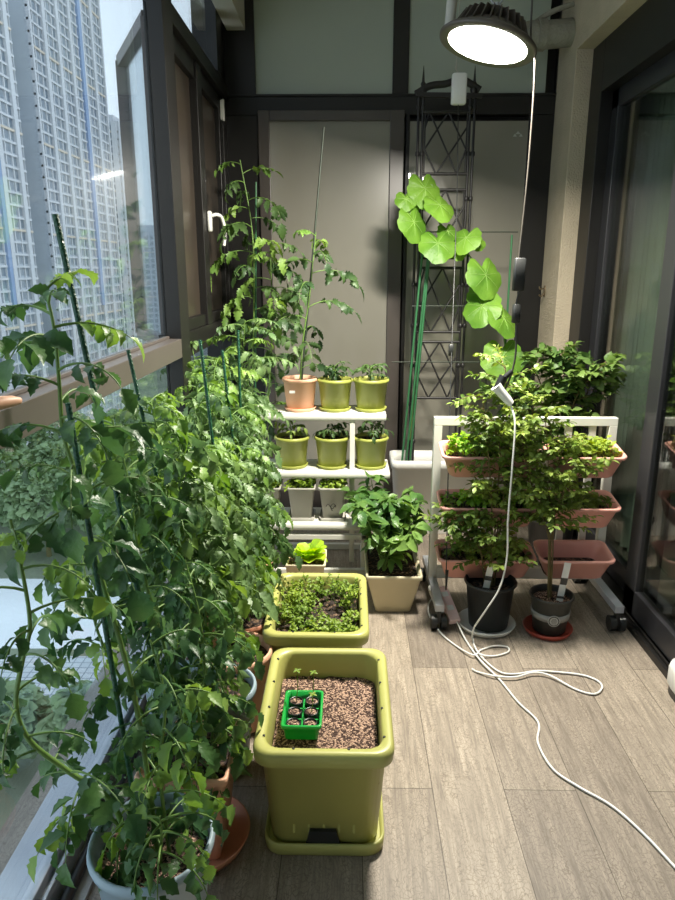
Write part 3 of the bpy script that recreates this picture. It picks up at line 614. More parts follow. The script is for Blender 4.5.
# grey square pots on bottom shelf
def sq_pot(t, cx, cy, wt, wb_, h, z, mat, lt=None, lb=None, rimh=.014, band=None):
    lt = lt or wt; lb = lb or wb_
    mb = MB(); q = lambda w_, l_, zz: rrect(w_, l_, .012, zz, cx, cy, 4)
    mb.loft([q(wb_-.006, lb-.006, z), q(wb_, lb, z+.004), q(wt-.012, lt-.012, z+h-rimh), q(wt, lt, z+h-rimh+.002), q(wt+.001, lt+.001, z+h-.002), q(wt-.004, lt-.004, z+h), q(wt-.016, lt-.016, z+h-.003), q(wb_-.012, lb-.012, z+.01)])
    mb.build('pot', mat, t)
    mb = MB(); w2, l2 = wt-.022, lt-.022; mb.loft([q(w2*.96, l2*.96, z+h-.045), q(w2, l2, z+h-.03), q(w2*.5, l2*.5, z+h-.022)]); mb.build('soil', M['soil'], t)
rb_ = random.Random(31)
for (px, lab) in ((333, 'grey square pot of small greens on the bottom shelf, right one'), (302, 'grey square pot on the bottom shelf, half hidden by tomato leaves'), (268, 'grey square pot at the left end of the bottom shelf behind foliage')):
    z, yf = tz3[0]; y = yf+.10; x = at(px, 500, Y=y).x; t = thing('square_pot', lab, 'plant pot', (x, y, z))
    sq_pot(t, x, y, .135, .095, .155, z+.012, M['greyp'])
    mb = MB(); q = lambda w_, zz: rrect(w_, w_, .012, zz, x, y, 4); mb.loft([q(.12, z+.001), q(.128, z+.018), q(.122, z+.018), q(.114, z+.006)]); mb.build('saucer', M['greyp'], t)
    ml = MB(); ms = MB()
    for i in range(60):
        p = Vector((x+rb_.uniform(-.05, .05), y+rb_.uniform(-.05, .05), z+.14)); q_ = p+Vector((rb_.uniform(-.02, .02), rb_.uniform(-.02, .02), rb_.uniform(.015, .05))); ms.tube([p, q_], .0009, 4)
        for k in range(3): leaf(ml, q_, rv(rb_)+UP*.4, UP, .022, .8, OVA, .5, .2)
    ms.build('stem', M['stem'], t); ml.build('foliage', M['herb'], t)
    mb = MB()
    if px == 333:
        cx_, cz_ = x-.012, z+.075
        pts = [(cx_-.02+.045*i/10, y-.0585-.0*i, cz_+.012*math.sin(i*.7)) for i in range(11)]
        mb.tube([Vector((p[0], y-.053-(.0135*(p[2]-z)/.155), p[2])) for p in pts], .002, 5); mb.tube([Vector((cx_+.015+.012*math.cos(a), y-.0535-.0067, cz_-.004+.018*math.sin(a))) for a in [i*.4 for i in range(12)]], .002, 5)
        mb.build('printed_mark', M['dgrey'], t)
# lettuce in white square pot
yl = 2.62; x = at(306, 552, Y=yl).x; zl = 0; hl = .245
t = thing('lettuce_pot', 'white square pot with bright yellow green lettuce behind the herb tub', 'plant pot', (x, yl, 0))
sq_pot(t, x, yl, .17, .12, hl, 0, M['cream'])
ml = MB(); rl = random.Random(8)
for i in range(24):
    a = i*2.4; el = .5+.95*i/24; d = Vector((math.cos(a)*math.cos(el), math.sin(a)*math.cos(el), math.sin(el)))
    leaf(ml, Vector((x+.01, yl, hl-.02)), d, UP, rl.uniform(.075, .11), .75, [(0, .06), (.2, .2), (.35, .38), (.42, .32), (.58, .5), (.66, .42), (.82, .46), (.9, .3), (1, .1)], rl.uniform(.3, 1.0), .35)
ml.build('foliage', M['lett'], t)

# ================================================================== LONG CREAM PLANTER WITH PEPPER
cx = at(393, 600, Y=2.62).x; y0, y1 = 2.585, 3.02
t = thing('trough_planter', 'long cream planter crowded with glossy pointed leaf pepper plants', 'planter', (cx, (y0+y1)/2, 0))
sq_pot(t, cx, (y0+y1)/2, .235, .15, .18, 0, M['cream'], y1-y0+.03, y1-y0-.04, .022)
r = random.Random(14); ml = MB(); ms = MB()
for k in range(5):
    b0 = Vector((cx+r.uniform(-.05, .05), y0+.09+.07*k, .15)); 
    for j in range(5):
        tipp = b0+Vector((r.uniform(-.16, .15), r.uniform(-.12, .12), r.uniform(.16, .33))); mid = b0.lerp(tipp, .5)+Vector((r.uniform(-.02, .02), 0, .04)); pts = catmull([b0, mid, tipp], 5); ms.tube(pts, .003, 6, r1=.0015)
        for q in range(30):
            p = pts[r.randint(3, len(pts)-1)]; a = r.uniform(0, 6.3); d = Vector((math.cos(a), math.sin(a), r.uniform(-.3, .55))); leaf(ml, p+d*.012, d, UP+rv(r)*.7, r.uniform(.045, .085), .85, LAN if r.random() < .6 else OVA, r.uniform(.5, 1.3), .3)
ms.build('stem', M['stem'], t); ml.build('foliage', M['pepper'], t)

# ================================================================== CART WITH PINK TROUGHS
CX0, CX1, CY = at(434, 418, Y=2.72).x, at(617, 421, Y=2.72).x, 2.72
ct = at(520, 417, Y=CY).z
cart = thing('planter_cart', 'white metal frame cart on casters carrying six pink planter boxes', 'cart', ((CX0+CX1)/2, CY, 0))
mb = MB(); zb = .11; w = .034
mb.box(CX0, CX1, CY-.015, CY+.015, ct-w, ct); mb.box(CX0, CX0+w, CY-.015, CY+.015, zb, ct-w); mb.box(CX1-w, CX1, CY-.015, CY+.015, zb, ct-w); mb.box(CX0+w, CX1-w, CY-.015, CY+.015, zb, zb+.05)
mb.build('frame', M['white'], cart, .002)
mb = MB()
for fr in (.33, .48, .74, .87): xx = CX0+(CX1-CX0)*fr; mb.box(xx-.014, xx+.014, CY-.008, CY+.008, zb+.05, ct-w)
mb.build('slat', M['white'], cart, .001)
for x in (CX0+.017, CX1-.017):
    mb = MB(); mb.box(x-.018, x+.018, CY-.27, CY+.22, .085, .115); foot_ = mb.build('foot', M['silver'], cart, .002)
    for y in (CY-.25, CY+.19):
        mb = MB(); mb.tube([(x-.03, y, .032), (x-.008, y, .032)], .031, 20); mb.tube([(x+.008, y, .032), (x+.03, y, .032)], .031, 20); mb.box(x-.008, x+.008, y-.015, y+.015, .03, .085); mb.build('caster', M['blackp'], foot_, .002)
rows = [at(520, 455, Y=2.54).z+.012, at(520, 506, Y=2.54).z+.012, at(520, 558, Y=2.54).z+.012]
xm = at(541, 460, Y=2.62).x
boxes = []
names = ['top', 'middle', 'bottom']
lab = {(0, 0): 'pink box at top left of the cart with bright lime seedlings', (0, 1): 'pink box at top right of the cart with small dark green leaves',
       (1, 0): 'pink box at middle left of the cart behind shrub leaves', (1, 1): 'pink box at middle right of the cart with low green leaves',
       (2, 0): 'pink box at bottom left of the cart with sparse green shoots', (2, 1): 'empty looking pink box at bottom right of the cart'}
for i, zr in enumerate(rows):
    for j in (0, 1):
        xa_, xb_ = (CX0+.012, xm-.008) if j == 0 else (xm+.004, CX1-.018)
        cx_, cy_ = (xa_+xb_)/2, 2.614; w_, l_ = xb_-xa_, .168; h = .098
        t = thing('planter_box', lab[(i, j)], 'planter', (cx_, cy_, zr-h))
        TM = Matrix.Translation((cx_, cy_, zr-h)) @ Matrix.Rotation(R(10), 4, 'X') @ Matrix.Translation((-cx_, -cy_, -(zr-h)))
        q = lambda w2, l2, zz: [TM @ p for p in rrect(w2, l2, .03, zz, cx_, cy_, 5)]
        z = zr-h; mb = MB()
        mb.loft([q(w_-.08, l_-.05, z), q(w_-.07, l_-.04, z+.006), q(w_-.022, l_-.012, z+h-.014), q(w_-.004, l_-.002, z+h-.013), q(w_, l_, z+h-.004), q(w_-.006, l_-.006, z+h), q(w_-.022, l_-.022, z+h-.002), q(w_-.034, l_-.03, z+h-.02), q(w_-.085, l_-.055, z+.012)]); mb.build('tub', M['pink'], t)
        mb = MB(); dz = .035 if (i, j) != (2, 1) else .075; sc = .6 if (i, j) == (2, 1) else 1
        mb.loft([q(w_-.06, l_-.045, z+h-dz-.012), q(w_-.055, l_-.04, z+h-dz), q(w_*.5, l_*.4, z+h-dz+.005)]); mb.build('soil', M['soil'], t)
        if (i, j) != (2, 1):
            ml = MB(); ms = MB(); rr = random.Random(50+i*2+j)
            n = {(0, 0): 95, (0, 1): 120, (1, 0): 80, (1, 1): 70, (2, 0): 50}[(i, j)]; hh = {(0, 0): .10, (0, 1): .07, (1, 0): .06, (1, 1): .05, (2, 0): .05}[(i, j)]
            for k in range(n):
                x = rr.uniform(xa_+.035, xb_-.035); y = cy_+rr.uniform(-.045, .045); p = Vector((x, y, z+h-dz)); q_ = p+Vector((rr.uniform(-.02, .02), rr.uniform(-.03, .02), rr.uniform(.3, 1)*hh)); ms.tube([p, q_], .001, 4)
                for kk in range(5): leaf(ml, p.lerp(q_, rr.uniform(.5, 1)), rv(rr)+UP*.3, UP+rv(rr)*.2, rr.uniform(.018, .034), .85, OVA, .6, .2)
            ms.build('stem', M['stem'], t); ml.build('foliage', M['bright'] if j == 0 and i < 2 else (M['shrub'] if i else M['herb']), t)
# ================================================================== SHRUBS IN DARK POTS
def twig(ms, ml, p, d, L, r, nl, ll, shape, drp=.3, w=.75, rad=.0022, pairs=True):
    pts = [Vector(p)]; dd = d.normalized()
    for i in range(6): dd = (dd+rv(r)*.13+Vector((0, 0, -drp/6))).normalized(); pts.append(pts[-1]+dd*L/6)
    ms.tube(pts, rad, 5, r1=rad*.4)
    for i in range(nl):
        t = .15+.85*i/nl; x = t*6; j = min(int(x), 5); q = pts[j].lerp(pts[j+1], x-j); td = (pts[j+1]-pts[j]).normalized(); s = td.cross(UP); s = s.normalized() if s.length > .05 else Vector((1, 0, 0))
        sg = -1 if i % 2 else 1; leaf(ml, q, td*.6+s*sg*.8+rv(r)*.6+UP*.1, UP+rv(r)*.9, ll*r.uniform(.7, 1.2), w, shape, r.uniform(.3, 1.1), .2)
    leaf(ml, pts[-1], dd, UP, ll, w, shape)
def shrub(root, base, trunks, r, ntw, L, nl, ll, mat, shape=OVA, trad=.005, woodm='wood', zmin=.3, out=.6):
    ms = MB(); ml = MB()
    for tr_ in trunks:
        pts = catmull(tr_, 5); ms.tube(pts, trad, 7, r1=trad*.4); K = len(pts)-1
        for i in range(ntw):
            t = zmin+(1-zmin)*(i+.5)/ntw; x = t*K; j = min(int(x), K-1); p = pts[j].lerp(pts[j+1], x-j); a = i*2.4+r.uniform(-.5, .5)
            twig(ms, ml, p, Vector((math.cos(a)*out*2, math.sin(a)*out, r.uniform(.1, .9))), L*r.uniform(.6, 1.2)*(1-.3*t), r, nl, ll, shape)
    ms.build('stem', M[woodm], root); ml.build('foliage', mat, root)
def tagcard(root, c, h, tilt=0):
    mb = MB(); MT = Matrix.Translation(c) @ Matrix.Rotation(tilt, 4, 'Y'); mb.box(-.013, .013, -.001, .001, 0, h, 0, MT); mb.box(-.0131, .0131, -.0014, .0014, h*.45, h*.62, 1, MT); mb.box(-.0131, .0131, -.0014, .0014, h*.1, h*.16, 1, MT); mb.build('plant_tag', [M['whitep'], M['dgrey']], root)
c = at(492, 636, Z=.0); bx_, by_ = c.x, c.y+.085
saucer((bx_-.008, by_), .118, M['whitep'], 'white saucer under the larger black pot')
t = thing('shrub_pot', 'larger black pot holding a dense small leaved shrub before the cart', 'potted shrub', (bx_, by_, .006))
h = at(492, 578, Y=by_).z; h = .205; round_pot(t, (bx_, by_), .103, h-.007, M['blackp'], .006, .078, .0075, bandh=.016); round_soil(t, (bx_, by_), .088, h-.04, M['soil'])
r = random.Random(77); B0 = Vector((bx_, by_, h-.03))
tr_ = [[B0+Vector((.0, 0, -.01)), at(492, 520, Y=by_), at(488, 450, Y=by_-.02), at(482, 395, Y=by_+.02)], [B0+Vector((.02, .02, -.01)), at(503, 500, Y=by_+.04), at(510, 430, Y=by_+.06), at(505, 365, Y=by_+.06)], [B0+Vector((-.02, .0, -.01)), at(480, 550, Y=by_), at(463, 530, Y=by_), at(456, 515, Y=by_)], [B0+Vector((.0, .02, -.01)), at(500, 520, Y=by_+.05), at(525, 440, Y=by_+.03), at(535, 400, Y=by_+.03)], [B0+Vector((.01, .02, -.01)), at(497, 500, Y=by_+.05), at(500, 450, Y=by_-.03), at(492, 420, Y=by_-.05)]]
shrub(t, B0, tr_, r, 34, .17, 19, .030, [M['shrub']], LAN2, .004, zmin=.12); tagcard(t, Vector((bx_-.03, by_-.05, h-.03)), .11, .15)
c = at(554, 640, Z=.0); sx_, sy_ = c.x, c.y+.075
saucer((sx_-.006, sy_), .098, M['redp'], 'red brown saucer under the smaller grey pot')
t = thing('shrub_pot', 'smaller dark grey pot with silver emblem band and thin upright stems', 'potted shrub', (sx_, sy_, .006))
h = .165; round_pot(t, (sx_, sy_), .086, h-.007, M['dgrey'], .005, .064, .0075, bandh=.012); round_soil(t, (sx_, sy_), .072, h-.025, M['perl'])
mb = MB(); zc = .085; rr_ = .0655+.0155*(zc-.007)/(h-.02)
mb.lathe([(rr_+.0002-.002, zc-.014), (rr_+.0006, zc-.014), (rr_+.0032, zc+.014), (rr_, zc+.014)], sx_, sy_, 40, cap0=False, cap1=False); band_ = mb.build('silver_band', pm('silver_print', (150, 150, 146), .4, .03), t)
ea = -PI/2-.1; en = Vector((math.cos(ea), math.sin(ea), 0)); es = Vector((-en.y, en.x, 0)); ec = Vector((sx_, sy_, zc-.003))+en*(rr_+.0045)
mb = MB()
def edisc(r_, off, mi, n=24):
    ring = [ec+es*(r_*math.cos(2*PI*i/n))+UP*(r_*math.sin(2*PI*i/n))+en*off for i in range(n)]; mb.loft([[p-en*.004 for p in ring], ring], mi)
edisc(.023, .0, 0); edisc(.0205, .0006, 1); edisc(.0165, .0011, 0)
for k in range(5): mb.bar(ec+es*(-.012+.002*abs(k-2))+UP*(-.010+.005*k)+en*.0016, ec+es*(.012-.002*abs(k-2))+UP*(-.010+.005*k)+en*.0016, .0016, .0012, 1)
mb.build('emblem', [pm('silver_print_light', (176, 176, 172), .4, .03), M['dgrey']], band_)
r = random.Random(78); B0 = Vector((sx_, sy_, h-.03))
tr_ = [[B0+Vector((-.012, 0, -.01)), at(549, 540, Y=sy_), at(549, 480, Y=sy_), at(545, 415, Y=sy_+.02)], [B0+Vector((.0, .01, -.01)), at(553, 540, Y=sy_+.01), at(552, 490, Y=sy_+.01), at(565, 440, Y=sy_)], [B0+Vector((.0, .01, -.01)), at(551, 540, Y=sy_+.01), at(560, 500, Y=sy_-.03), at(590, 462, Y=sy_-.03)], [B0+Vector((-.01, .01, -.01)), at(549, 540, Y=sy_+.01), at(530, 480, Y=sy_-.0), at(520, 430, Y=sy_-.0)]]
shrub(t, B0, tr_, r, 24, .16, 17, .030, [M['shrub']], LAN2, .004, zmin=.42); tagcard(t, Vector((sx_+.025, sy_-.02, h-.03)), .17, .12)
twig_low = [[B0, at(535, 585, Y=sy_-.03), at(515, 588, Y=sy_-.05)]]
# tall shrub behind the cart
hx, hy = at(560, 420, Y=3.12).x, 3.12
t = thing('tall_shrub_pot', 'broad leaved bushy plant spreading above the back of the cart', 'potted shrub', (hx, hy, 0))
round_pot(t, (hx, hy), .12, .26, M['blackp'], .006, .09, 0); round_soil(t, (hx, hy), .10, .22, M['soil'])
B0 = Vector((hx, hy, .21)); r = random.Random(79)
tr_ = [[B0, Vector((hx-.02, hy, .5)), at(545, 400, Y=3.1), at(530, 358, Y=3.05)], [B0, Vector((hx+.02, hy, .5)), at(575, 400, Y=3.05), at(605, 362, Y=2.95)], [B0, Vector((hx-.03, hy, .5)), at(520, 410, Y=3.0), at(505, 385, Y=2.9)], [B0, Vector((hx, hy, .5)), at(560, 390, Y=3.1), at(562, 352, Y=3.1)], [B0, Vector((hx, hy, .5)), at(585, 400, Y=3.1), at(590, 372, Y=3.05)]]
shrub(t, B0, tr_, r, 17, .16, 14, .050, [M['shrubd']], OVA, .005, zmin=.5, out=.6)

# ================================================================== WHITE PLANTER, TRELLIS, CUCUMBER
wx0, wx1, wy0, wy1 = at(391, 460, Y=3.5).x, .80, 3.46, 3.70
wz = at(415, 461, Y=3.47).z
wp = thing('cucumber_planter', 'white planter at the back wall growing a cucumber vine up wires', 'planter', ((wx0+wx1)/2, 3.58, 0))
mb = MB(); cx_, cy_ = (wx0+wx1)/2, (wy0+wy1)/2; W_, L_ = wx1-wx0, wy1-wy0
q = lambda w_, l_, zz: rrect(w_, l_, .03, zz, cx_, cy_, 5)
mb.loft([q(W_-.08, L_-.06, 0), q(W_-.07, L_-.05, .01), q(W_-.03, L_-.02, wz-.05), q(W_-.005, L_-.005, wz-.048), q(W_, L_, wz-.02), q(W_-.006, L_-.006, wz), q(W_-.03, L_-.03, wz), q(W_-.06, L_-.05, wz-.05), q(W_-.09, L_-.07, .05)]); mb.build('tub', M['whitep'], wp)
mb = MB(); mb.loft([q(W_-.08, L_-.07, wz-.09), q(W_-.07, L_-.065, wz-.07), q(W_*.5, L_*.4, wz-.06)]); mb.build('soil', M['soil'], wp)
soil_z = wz-.08
for (a0, a1) in (((401, 470), (424, 236)), ((405, 470), (430, 238)), ((409, 466), (429, 260))):
    p0 = at(*a0, Y=3.52); p0.z = soil_z; stake(wp, p0, at(*a1, Y=3.50), .006, M['stakel'], 'stake')
def wire(pts, r_=.003, mat='dstake', nm='wire_hoop'): mb = MB(); mb.tube([Vector(p) for p in pts], r_, 7); mb.build(nm, M[mat], wp)
for py, xa_, xb_ in ((232, 425, 518), (306, 412, 470), (362, 392, 486)): wire([at(xa_, py, Y=3.52), at(xb_, py, Y=3.52)], .003)
p = at(512, 235, Y=3.5); wire([p, (p.x+.005, 3.5, soil_z)], .005, 'stakel'); wire([at(486, 362, Y=3.52), at(486, 420, Y=3.52)], .003)
# trellis
ty_ = 3.62; trl = thing('trellis', 'tall black iron trellis of stacked lattice panels with pointed finials', 'trellis', (at(443, 400, Y=ty_).x, ty_, 0))
xl, xr = at(421, 180, Y=ty_).x, at(467, 180, Y=ty_).x; zt = at(440, 95, Y=ty_).z
for x in (xl-.022, xl, xr, xr+.022):
    mb = MB(); mb.tube([(x, ty_, soil_z-.02), (x, ty_, zt)], .0065, 8)
    for k in range(9):
        zz = soil_z+.15+k*.21
        if zz < zt: mb.lathe([(.007, zz-.012), (.011, zz-.008), (.011, zz+.008), (.007, zz+.012)], x, ty_, 10)
    mb.build('rod', M['iron'], trl)
for (pa_, pb_) in ((112, 174), (190, 258), (268, 332), (342, 398)):
    z1_, z0_ = at(440, pa_, Y=ty_).z, at(440, pb_, Y=ty_).z; mb = MB(); a0, a1 = xl+.012, xr-.012
    for za in (z0_, z1_): mb.tube([(xl, ty_, za), (xr, ty_, za)], .0075, 6)
    for xx in (a0+.0, a1-.0): mb.tube([(xx, ty_, z0_), (xx, ty_, z1_)], .004, 6)
    w_ = a1-a0; hh = z1_-z0_
    P = lambda u_, v_: (a0+w_*u_, ty_, z0_+hh*v_)
    for s_, e_ in (((0, .4), (.55, 1)), ((0, .4), (.3, 0)), ((.1, 1), (.8, 0)), ((.3, 0), (1, .75)), ((.55, 1), (1, .4)), ((.8, 0), (1, .4)), ((0, .75), (.1, 1))): mb.tube([P(*s_), P(*e_)], .0048, 5)
    mb.build('lattice_panel', M['iron'], trl)
for px in (423, 474):
    p = at(px, 93, Y=ty_); mb = MB(); mb.lathe([(.008, p.z-.01), (.016, p.z), (.020, p.z+.015), (.010, p.z+.03), (.013, p.z+.04), (.007, p.z+.05), (.001, p.z+.12)], p.x, ty_, 16); mb.build('finial', M['iron'], trl)
mb = MB(); pz_ = at(440, 90, Y=ty_).z; mb.tube(catmull([at(416, 94, Y=ty_), at(430, 86, Y=ty_), at(445, 84, Y=ty_), at(462, 80, Y=ty_), at(480, 90, Y=ty_)], 6), .017, 10); mb.bar(at(416, 95, Y=ty_), at(482, 96, Y=ty_), .03, .02); mb.build('crown_bar', M['iron'], trl)
# cucumber leaves
def cuke_leaf(c, r_, ax, az, seed, root, nm='leaf'):
    rr = random.Random(seed); mb = MB(); n = 40; rings = []
    Rm = Matrix.Rotation(az, 4, 'Z') @ Matrix.Rotation(ax, 4, 'X')
    for k, f in enumerate((.02, .35, .7, 1)):
        ring = []
        for i in range(n):
            a = 2*PI*i/n; lob = .88+.10*abs(math.cos(2.5*(a+PI/2)))+.025*math.sin(a*13); nd = abs(((a-PI/2+PI) % (2*PI))-PI); lob *= (1-.5*math.exp(-(nd/.20)**2)); lob *= 1+.14*max(0, -math.sin(a))**3
            rad = r_*f*(lob if f > .1 else 1)
            ring.append(c+(Rm @ Vector((rad*math.cos(a), rad*math.sin(a), -.20*r_*f*f+.05*r_*math.cos(5*a)*f))))
        rings.append(ring)
    mb.loft(rings, 0, True, False)
    for k in range(7):
        a = PI/2+.55+k*(2*PI-1.1)/6; pt = lambda f, rad: c+(Rm @ Vector((f*rad*math.cos(a), f*rad*math.sin(a)+.0, -.20*rad*f*f+.05*rad*math.cos(5*a)*f+.0012)))
        mb.tube([pt(f, r_) for f in (.03, .3, .55, .8)], .0011, 4, 1, True, .0004)
    mb.build(nm, [M['cuke'], M['vein']], root)
cl = [(425, 188, 16, .05), (440, 205, 15, 0), (414, 222, 16, 0), (438, 243, 17, -.03), (466, 238, 14, 0), (458, 247, 11, .04), (486, 275, 19, -.02), (482, 306, 18, -.03), (504, 318, 17, -.05), (482, 294, 14, .03), (503, 357, 20, -.05), (406, 199, 10, .02), (410, 205, 9, .05), (448, 231, 10, .04), (477, 241, 9, .05)]
vp = [at(410, 440, Y=3.55), at(420, 330, Y=3.53), at(428, 260, Y=3.5), at(420, 225, Y=3.5), at(418, 195, Y=3.5), at(432, 185, Y=3.5), at(436, 215, Y=3.5), at(450, 235, Y=3.5), at(465, 250, Y=3.5), at(478, 268, Y=3.49), at(492, 290, Y=3.49), at(500, 320, Y=3.49), at(505, 350, Y=3.49), at(498, 375, Y=3.49)]
ms = MB(); vpts = catmull(vp, 5); ms.tube(vpts, .0035, 7)
for i, (px, py, rr_, dy) in enumerate(cl):
    c = at(px, py, Y=3.42+dy); nr = min(vpts, key=lambda q_: (q_-c).length); ms.tube([nr, nr.lerp(c, .5)+UP*.01, c], .0022, 5)
    rot = random.Random(i); cuke_leaf(c, rr_/675*3.42*1.12, R(62+rot.uniform(-14, 12)), R(rot.uniform(-40, 40)), i, wp)
ms.build('vine_stem', M['stem'], wp)

# ================================================================== TOMATOES ALONG THE WINDOW
def tomato_pot(label, cx, cy, rt, h, mat, name='tomato_pot', dz=.03, soil='soil', n=40):
    t = thing(name, label, 'potted tomato', (cx, cy, 0)); round_pot(t, (cx, cy), rt, h-.008, mat, .006, rt*.74, .008, n=n); round_soil(t, (cx, cy), rt*.87, h-dz, M[soil]); return t
# 1: nearest blue grey pot
p = at(152, 838, Z=.28); x1_, y1_ = p.x, p.y
saucer((x1_, y1_), .115, M['whitep'], 'pale saucer under the nearest blue grey pot')
t = tomato_pot('nearest blue grey pot with a leggy staked tomato at the window', x1_, y1_, .125, .285, M['blue'], dz=.045, soil='perl')
stake(t, (x1_-.02, y1_, .22), at(68, 403, Y=1.12), .0052)
rr = random.Random(101)
grow([(x1_-.03, y1_-.02, .23), at(112, 803, Y=1.10), at(68, 771, Y=1.08), at(30, 741, Y=1.05), at(16, 705, Y=1.03), at(23, 658, Y=1.02), at(30, 625, Y=1.02), at(22, 570, Y=1.03), at(10, 520, Y=1.05)], rr, 16, .16, M['tom'], t, .22, 1, 1.0, .9, .0062, ls=.30, bias=(.25, 0, 0))
grow([(x1_+.01, y1_, .23), at(135, 700, Y=y1_+.0), at(92, 545, Y=1.15), at(82, 492, Y=1.15), at(64, 437, Y=1.15), at(59, 380, Y=1.15), at(54, 328, Y=1.15), at(44, 284, Y=1.15)], rr, 20, .16, M['tom'], t, .2, 1, 1.0, .75, .0058, ls=.31, bias=(.05, 0, 0))
grow([(x1_+.03, y1_+.01, .23), at(160, 770, Y=y1_), at(165, 700, Y=y1_+.05), at(150, 640, Y=y1_+.08)], rr, 16, .15, M['tom'], t, .1, 1, 1.0, 1.0, .0045, ls=.31, tipyoung=False)
grow([(x1_-.04, y1_+.02, .24), (x1_-.10, y1_+.0, .36), (x1_-.13, y1_-.03, .46)], rr, 12, .15, M['tom'], t, .1, 1, 1.0, 1.1, .004, ls=.30, tipyoung=False)
grow([(x1_+.02, y1_-.02, .24), (x1_+.04, y1_-.06, .34), (x1_+.05, y1_-.09, .42)], rr, 11, .14, M['tom'], t, .1, 1, 1.0, 1.3, .004, ls=.30, tipyoung=False)
# 2: peach pot
p = at(190, 750, Z=.27); x2, y2 = p.x, p.y+.01
saucer((x2+.005, y2-.005), .133, M['terra'], 'terracotta saucer under the peach pot behind the nearest one', h=.03)
t = thing('tomato_pot', 'squarish peach pot on a terracotta saucer, second in the row from the camera', 'potted tomato', (x2, y2, 0)); sq_pot(t, x2, y2, .215, .150, .264, .008, M['peach'], .225, .155, .022)
stake(t, (x2-.04, y2, .22), at(55, 214, Y=1.32), .0062)
rr = random.Random(102)
grow([(x2, y2, .22), at(165, 650, Y=1.38), at(140, 560, Y=1.4), at(128, 480, Y=1.42), at(112, 420, Y=1.42)], rr, 27, .16, M['tom'], t, .1, 1, .95, .9, .005, ls=.30, pairs=4)
grow([(x2+.03, y2+.01, .22), at(205, 690, Y=1.40), at(200, 620, Y=1.42), at(185, 560, Y=1.45)], rr, 22, .14, M['tom'], t, .15, 1, .95, 1.0, .0045, ls=.31, tipyoung=False, bias=(-.3, 0, 0))
grow([(x2-.05, y2+.01, .22), at(110, 660, Y=1.36), at(90, 600, Y=1.36), at(80, 540, Y=1.38)], rr, 15, .15, M['tom'], t, .1, 1, .95, 1.0, .0045, ls=.31)
grow([(x2+.02, y2-.03, .23), (x2+.04, y2-.05, .36), (x2+.03, y2-.05, .48)], rr, 16, .15, M['tom'], t, .1, 1, .95, 1.1, .004, ls=.30, tipyoung=False)
grow([(x2+.04, y2+.04, .23), (x2+.05, y2+.06, .38), (x2+.03, y2+.08, .52)], rr, 15, .15, M['tomf'], t, .2, 1, .95, 1.1, .004, ls=.30, tipyoung=False)
# others
spec = [  # px, py(rim), r, h, mat, label, stem end, stake top
    (217, 684, .11, .27, 'blue', 'second blue grey pot, third in the window row', [(190, 560, 1.66), (165, 460, 1.68), (150, 400, 1.7)], (128, 350)),
    (238, 648, .105, .27, 'peach', 'peach pot with tomato beside the front corner of the herb tub', [(215, 560, 1.9), (195, 490, 1.92), (180, 450, 1.95)], None),
    (244, 614, .105, .26, 'terra', 'terracotta pot with tomato at the left side of the herb tub', [(225, 520, 2.12), (205, 470, 2.15), (200, 440, 2.2)], (200, 340)),
    (259, 583, .10, .26, 'terra', 'terracotta pot with tomato level with the back of the herb tub', [(240, 500, 2.4), (228, 440, 2.42), (224, 400, 2.45)], (222, 350)),
    (252, 556, .10, .25, 'peach', 'peach pot with tomato left of the lettuce pot', [(235, 470, 2.65), (225, 410, 2.68), (215, 360, 2.7)], (238, 330)),
    (235, 535, .10, .25, 'blue', 'blue grey pot with tomato half hidden beside the shelf', [(232, 450, 2.95), (240, 390, 2.98), (245, 320, 3.0)], None),
]
for i, (px, py, rt, h, mt, lab_, st_, sk) in enumerate(spec):
    rr = random.Random(200+i); p = at(px, py, Z=h); cx_, cy_ = p.x, p.y
    t = tomato_pot(lab_, cx_, cy_, rt, h, M[mt], n=36)
    if sk: stake(t, (cx_-.03, cy_, h-.06), at(sk[0], sk[1], Y=cy_+.02), .005)
    L0 = .18+.008*i; lsf = .28-.011*i; pr = 5 if i < 2 else 6; bi = (-.35, 0, 0)
    grow([(cx_-.02, cy_, h-.05)]+[at(a_, b_, Y=c_) for a_, b_, c_ in st_], rr, 40, L0, M['tomf'], t, .2, 1, .9, .95, .0048, ls=lsf, pairs=pr, bias=bi)
    for k in range(2):
        dx, dy = rr.uniform(-.16, -.03)-.05*k, rr.uniform(-.10, .10); e_ = at(*st_[-1][:2], Y=st_[-1][2]); topz = e_.z-rr.uniform(.06, .22)
        grow([(cx_+.02*(k*2-1), cy_+.01, h-.05), (cx_+dx*.5, cy_+dy*.5, h+(topz-h)*.5), (cx_+dx, cy_+dy, topz)], rr, 27, L0*.95, M['tomf'], t, .25, 1, .9, .95, .004, ls=lsf, pairs=pr, bias=bi, biasw=.4)
# tall tomato near the back-left corner
rr = random.Random(300); p = at(250, 520, Y=3.35); cx_, cy_ = p.x, 3.42
t = tomato_pot('tall tomato reaching up in the dark back corner by the brown window', cx_, cy_, .10, .25, M['peach'])
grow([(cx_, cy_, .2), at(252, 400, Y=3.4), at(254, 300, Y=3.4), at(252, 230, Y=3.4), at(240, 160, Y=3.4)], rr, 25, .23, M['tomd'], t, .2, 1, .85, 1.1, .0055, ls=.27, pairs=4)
grow([(cx_+.03, cy_, .2), at(268, 400, Y=3.38), at(272, 320, Y=3.38), at(270, 240, Y=3.38)], rr, 19, .25, M['tomf'], t, .3, 1, .85, 1.1, .005, ls=.27, pairs=4, bias=(.3, 0, 0))
stake(t, (cx_+.02, cy_, .2), at(256, 182, Y=3.42), .004, M['stakel'])
cx_, cy_ = -.53, 2.35
t = tomato_pot('small terracotta pot with tomato against the window sill by the dark post', cx_, cy_, .085, .22, M['terra'])
